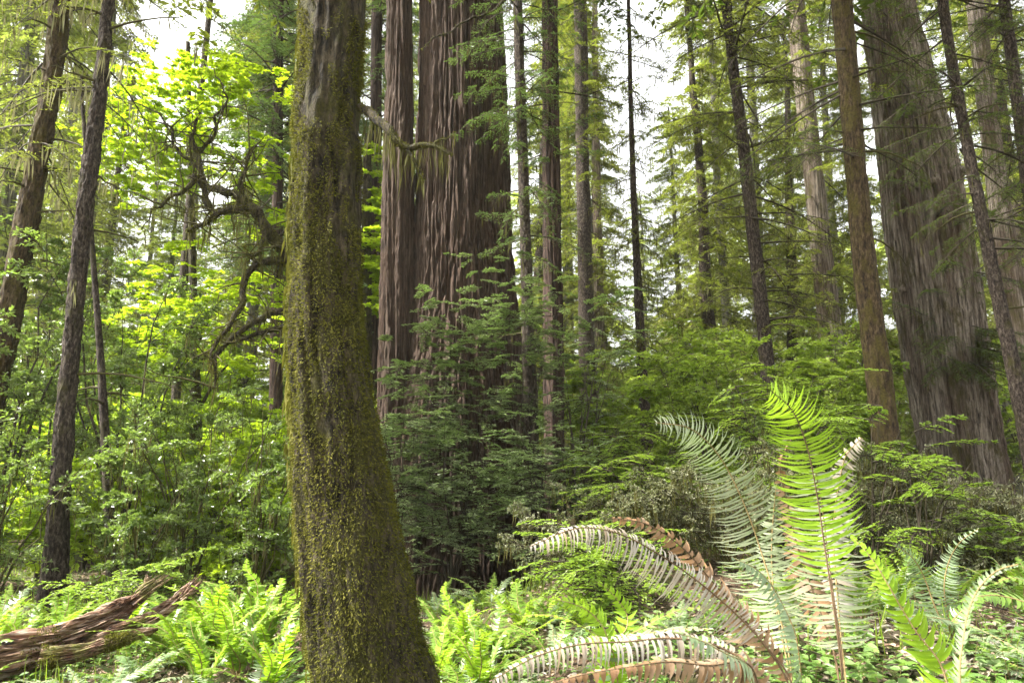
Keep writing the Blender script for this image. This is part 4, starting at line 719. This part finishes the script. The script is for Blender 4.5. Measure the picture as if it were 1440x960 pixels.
hero('fuzzy_fern', 'pale fern frond seen edge on curving up at the lower corner', [
 dict(p=[(1352, 985, 1.8), (1350, 940, 1.8), (1354, 900, 1.8), (1362, 860, 1.8), (1378, 825, 1.78), (1402, 802, 1.75), (1432, 793, 1.7)], w=22, m='fern_silver', n=(.97, .2, .1), k=dict(npair=70, start=.05, beta=25, curl=.3))])
hero('edge_fern', 'dark green fern reaching in from the frame edge', [
 dict(p=[(1500, 905, 2.6), (1475, 870, 2.6), (1445, 848, 2.6), (1410, 838, 2.6), (1378, 838, 2.55), (1352, 846, 2.5)], w=30, m='fern_mid', n=(0, -.6, .9), k=dict(npair=34, start=.1, beta=15)),
 dict(p=[(1500, 905, 2.8), (1480, 850, 2.8), (1455, 825, 2.8), (1420, 812, 2.8), (1400, 820, 2.8)], w=24, m='fern_mid', n=(0, -.6, .9), k=dict(npair=34, start=.1, beta=15))])
limb(DR, 'branch', [(770, -45, 11.9), (735, -20, 11.4), (690, 16, 11), (655, 30, 10.8), (632, 46, 10.7), (608, 54, 10.6), (594, 68, 10.6)], [.04, .034, .026, .02, .016, .012, .005], mm3, 30, .03, (40, .14, .018), (300, .03))
# ordinary ferns: three sources, copied
def fern_proto(name, nf, L, up, mats, wid=.14, npair=40, group=None, pw=1.0):
    o = empty(name, (0, 0, 0), 'x', 'fern', group)
    for i in range(nf):
        a = 6.28*i/nf+U(-.3, .3); l = L*U(.7, 1.15); e = U(*up); t = np.linspace(0, 1, 6); h = np.array([math.sin(a), math.cos(a), 0])
        P = h*(l*(np.cos(e)*t+.25*t*t))[:, None]+Zv*(l*(np.sin(e)*t*1.15-.55*t*t*np.sin(e)*U(.7, 1.2)))[:, None]+rng.normal(0, .008, (6, 3))
        N = nrm(Zv*.9-h*.5); mb = MB(); frond_mesh(mb, mb, P, l*wid*U(.8, 1.2), N, npair=npair, start=.12, beta=22, curl=.2, rach=.0022, pw=pw, jit=.15)
        mb.build('frond', [mats[int(rng.integers(0, len(mats)))], 'stem_fern'], o, org=(0, 0, 0))
    return o
PF = [fern_proto('sword_fern', 11, .55, (.7, 1.25), ['fern_fresh', 'fern_fresh', 'fern_mid'], .10, 44, pw=1.1), fern_proto('lady_fern', 12, .5, (.45, 1.0), ['fern_mid', 'fern_fresh', 'fern_silver'], .16), fern_proto('small_fern', 9, .34, (.95, 1.45), ['fern_fresh', 'fern_fresh', 'fern_mid'], .085, 36, pw=1.3), fern_proto('sword_fern', 10, .5, (.5, 1.1), ['fern_mid', 'fern_silver', 'fern_mid'], .12)]
GF = ['bright sword ferns on the forest floor', 'soft arching ferns on the forest floor', 'small upright ferns on the forest floor', 'grey green sword ferns on the forest floor']
GD = ['bright upright sword fern', 'soft spreading pale tipped fern', 'little lime green upright fern', 'greyish green sword fern']
FS = [(2, 15, 4.4, 1.0, 'in front of the log bark at the frame edge'), (1, 180, 4.1, 1.0, 'below the lower log prong'), (3, 230, 4.6, 0.8, 'tucked under the tip of the thin prong'), (0, 255, 5.7, 0.9, 'just left of the fern patch beyond the log'), (1, 300, 5.9, 1.0, 'behind the fern patch under the glossy shrub'), (3, 365, 6.2, 1.0, 'farthest back beside the mossy trunk'), (1, 395, 4.0, 1.0, 'spreading against the mossy trunk foot'), (0, 140, 6.3, 1.0, 'in the gap between brown trunk and splinter'), (2, 215, 5.6, 1.0, 'peeking over the second prong'), (3, 50, 6.8, 1.0, 'at the root of the brown trunk'), (1, 660, 4.0, 1.0, 'low beside the right root of the mossy trunk'), (0, 735, 5.6, 0.9, 'before the low brown thicket'), (2, 640, 5.1, 1.1, 'close against the shaded side of the mossy trunk'), (3, 780, 4.6, 0.9, 'under the arching pinkish frond'), (0, 820, 5.0, 0.8, 'beneath the middle of the arching pinkish frond'), (1, 1130, 3.9, 0.7, 'at the feet of the silvery frond'), (0, 1230, 4.9, 0.8, 'between tall fern and grey fern'), (1, 1390, 3.2, 0.7, 'in front of the grey fern'), (3, 1300, 4.8, 0.9, 'behind the grey fern horns'), (2, 1180, 4.3, 0.8, 'right behind the tall fern stem'), (1, 1425, 2.9, 0.7, 'at the lower frame corner by the edge on frond'),
 (1, 235, 3.3, .9, 'lowest in view below the log'), (1, 330, 3.3, 1.1, 'touching the lower frame between log and mossy trunk'), (1, 130, 3.4, .7, 'in front of the log trunk'), (1, 395, 3.5, .8, 'at the left foot of the mossy trunk'), (3, 60, 3.4, .8, 'at the lower left corner of the view'),
 (0, 290, 5.0, .9, 'just past the second log prong'), (0, 345, 5.3, 1.0, 'in the middle of the bright fern patch'), (0, 385, 5.6, 1.0, 'leaning towards the mossy trunk edge'), (2, 320, 4.3, 1.0, 'before the bright fern patch'), (2, 365, 4.5, 1.1, 'between the patch and the mossy trunk'), (2, 400, 4.6, 1.0, 'beside the mossy trunk bark'), (2, 300, 4.8, 1.0, 'behind the small ferns by the log'), (2, 350, 4.9, 1.2, 'halfway up the fern patch'), (2, 378, 5.1, 1.1, 'high in the fern patch by the trunk'), (3, 320, 5.8, .9, 'at the back of the bright fern patch'), (3, 275, 5.6, .8, 'directly behind the log prong tips'),
 (0, 40, 6.0, .9, 'behind the log near the frame edge'), (0, 85, 5.7, .8, 'behind the log in line with the brown trunk'), (2, 275, 5.0, 1.0, 'beside the second prong tip'), (2, 300, 5.3, 1.1, 'in the thick of the strap fern patch'), (2, 335, 5.0, 1.3, 'central in the strap fern patch'), (2, 395, 5.0, 1.3, 'brushing the mossy trunk side'), (2, 410, 4.2, 1.0, 'low against the mossy trunk bark'), (2, 20, 5.2, 1.1, 'behind the log top at the frame edge'), (2, 100, 5.1, 1.1, 'peeping over the middle of the log'), (2, 620, 4.6, .9, 'hard against the right side of the mossy trunk'), (2, 665, 5.0, 1.0, 'in the shade edge right of the mossy trunk'), (2, 125, 5.6, 1.1, 'close behind the raised log prong'), (3, 10, 5.6, .8, 'behind the log at the frame edge'), (1, 185, 6.0, .9, 'sprouting above the log splinter'), (2, 60, 5.3, 1.0, 'right behind the log bark'), (2, 155, 5.5, .9, 'between log prong and sapling'),
 (0, 650, 4.7, .8, 'at the right foot of the mossy trunk'), (0, 700, 5.2, .9, 'between mossy trunk and the bright clump'), (1, 640, 5.6, .9, 'in shade behind the mossy trunk foot'), (1, 720, 4.5, .7, 'beside the tip of the level pale frond'), (2, 680, 4.3, 1.0, 'lowest beside the mossy trunk foot'), (3, 690, 7.0, 1.0, 'deep in shade before the sprouts'), (3, 620, 7.0, 1.0, 'deep in shade close to the mossy trunk'),
 (3, 1215, 4.4, .7, 'behind the slanting bright frond'), (1, 1240, 3.9, .5, 'on the litter by the slanting frond'), (2, 1400, 4.0, .9, 'behind the edge on pale frond'), (0, 1425, 4.4, .8, 'at the frame edge behind the dark fern'), (3, 1000, 4.2, .7, 'behind the half withered fern'), (1, 940, 4.0, .6, 'behind the bright translucent clump'), (2, 1080, 4.6, .9, 'between silver frond and upright fern'), (3, 770, 5.4, .8, 'below the arching withered frond tip')]
used = set()
for (k, px, Y, sc, lb) in FS:
    o = PF[k] if k not in used else copy_tree(PF[k]); used.add(k)
    x = at(px, 480, Y)[0]; o.location = (x, Y, float(G(x, Y))-.01); o.rotation_euler.z = U(0, 6.28); sc *= (1.25, .95, 1.7, 1.2)[k]; o.scale = (sc,)*3; o['label'] = GD[k]+' '+lb; o['group'] = GF[k]

# ------------------------------------------------------------------ litter, herbs, twigs: nobody could count them
def scatter(n, x0, x1, y0, y1, pw=1.6):
    y = y0+(y1-y0)*rng.random(n)**pw; x = U(-1, 1, n)*(y*.85+.4); return x, y
x, y = scatter(26000, 0, 0, 1.6, 11); z = G(x, y)+U(.0, .035, len(x)); P = np.stack([x, y, z], 1); n = len(P)
L = U(.02, .06, n)
for nm, mt, sel, lb in (('leaf_litter', 'litter_brown', rng.random(n) < .8, 'brown dead leaves and bits over the forest floor'), ('pale_leaf_litter', 'litter_pale', None, 'bleached pale dead leaves over the forest floor')):
    if sel is None: sel = ~first
    else: first = sel
    a = U(0, 6.28, n); mb = MB(); mb.leaves(P[sel], np.stack([np.cos(a), np.sin(a), U(-.3, .4, n)], 1)[sel], (Zv+rng.normal(0, .35, (n, 3)))[sel], L[sel], L[sel]*.55, 0, .2, True, .2); tag(mb.build(nm, [mt]), lb, kind='stuff')
x, y = scatter(8000, 0, 0, 1.8, 12, 1.3); keep = vnoise(np.stack([x*1.1, y*1.1, 0*x], -1), 91) > -.25; x, y = x[keep], y[keep]; n = len(x)
mb = MB(); base = np.stack([x, y, G(x, y)], 1); h = U(.03, .16, n)
top = base+np.stack([rng.normal(0, .03, n), rng.normal(0, .03, n), h], 1); mb.lines(np.stack([base, top], 1), np.full((n, 2), .0012), 1, 3)
for q in range(7):
    a = U(0, 6.28, n); fr = U(.5, 1, n)[:, None]; mb.leaves(base*(1-fr)+top*fr, np.stack([np.cos(a), np.sin(a), U(-.1, .5, n)], 1), Zv+rng.normal(0, .3, (n, 3)), U(.02, .055, n), U(.012, .028, n), 0, .12, True, .15)
tag(mb.build('ground_herbs', ['herb', 'stem_fern']), 'low green herbs and seedlings covering the forest floor', kind='stuff')
n = 420; x = U(.3, 2.8, n); y = U(1.9, 3.9, n); a = U(0, 6.28, n); mb = MB(); mb.leaves(np.stack([x, y, G(x, y)+U(.01, .06, n)], 1), np.stack([np.cos(a), np.sin(a), U(-.1, .3, n)], 1), Zv+rng.normal(0, .3, (n, 3)), U(.04, .085, n), U(.02, .045, n), 0, .2, True, .25)
tag(mb.build('curled_leaf_litter', ['litter_pale']), 'curled whitish and orange dead leaves round the tall fern', kind='stuff')
n = 420; x = U(.3, 2.6, n); y = U(1.9, 3.6, n); base = np.stack([x, y, G(x, y)+U(.01, .08, n)], 1); mb = MB()
for q in range(3):
    a = U(0, 6.28, n); mb.leaves(base, np.stack([np.cos(a), np.sin(a), U(-.1, .3, n)], 1), Zv+rng.normal(0, .25, (n, 3)), U(.04, .075, n), U(.03, .045, n), 0, .1, True, .15)
tag(mb.build('ground_ivy', ['herb']), 'broad leaved herbs in the litter round the tall fern', kind='stuff')
x, y = scatter(1500, 0, 0, 1.8, 11, 1.4); n = len(x); a = U(0, 6.28, n); L = U(.06, .45, n); c = np.stack([x, y, G(x, y)+U(.01, .05, n)], 1); d = np.stack([np.cos(a), np.sin(a), rng.normal(0, .18, n)], 1)
mb = MB(); t = np.linspace(-.5, .5, 4); mb.lines(c[:, None]+d[:, None]*(L[:, None]*t)[..., None]+rng.normal(0, .008, (n, 4, 3)), np.broadcast_to(U(.0015, .006, n)[:, None]*np.array([1, 1, .8, .4]), (n, 4)), 0, 4)
tag(mb.build('fallen_twigs', ['twig']), 'thin fallen twigs lying among the litter', kind='stuff')
x, y = scatter(9000, 0, 0, 3.2, 14, .9); keep = vnoise(np.stack([x*.7, y*.7, 0*x], -1), 95) > .0; x, y = x[keep], y[keep]; n = len(x); mb = MB()
mb.leaves(np.stack([x, y, G(x, y)], 1), np.stack([rng.normal(0, .3, n), rng.normal(0, .3, n), np.ones(n)], 1), rng.normal(0, 1, (n, 3)), U(.08, .3, n), .008, 0, .1)
tag(mb.build('grass', ['leaf_understory']), 'sparse thin grass blades on the forest floor', kind='stuff')

# ------------------------------------------------------------------ the damp forest air
T, n, l = new_mat('air'); pv = nd(n, 'VolumePrincipled'); pv.inputs['Color'].default_value = (.93, .96, .9, 1); pv.inputs['Density'].default_value = .0005; pv.inputs['Anisotropy'].default_value = .2
oo = nd(n, 'OutputMaterial'); l.new(pv.outputs[0], oo.inputs['Volume'])
zt = 45.0; hb = MB(); c = np.array([[x, y, z] for x in (-172, 172) for y in (-170, 178) for z in (-3, zt)], float)
hb.add(c, [[0, 1, 3, 2], [4, 6, 7, 5], [0, 4, 5, 1], [2, 3, 7, 6], [0, 2, 6, 4], [1, 5, 7, 3]]); tag(hb.build('haze', ['air']), 'thin pale haze between the trees', kind='stuff')
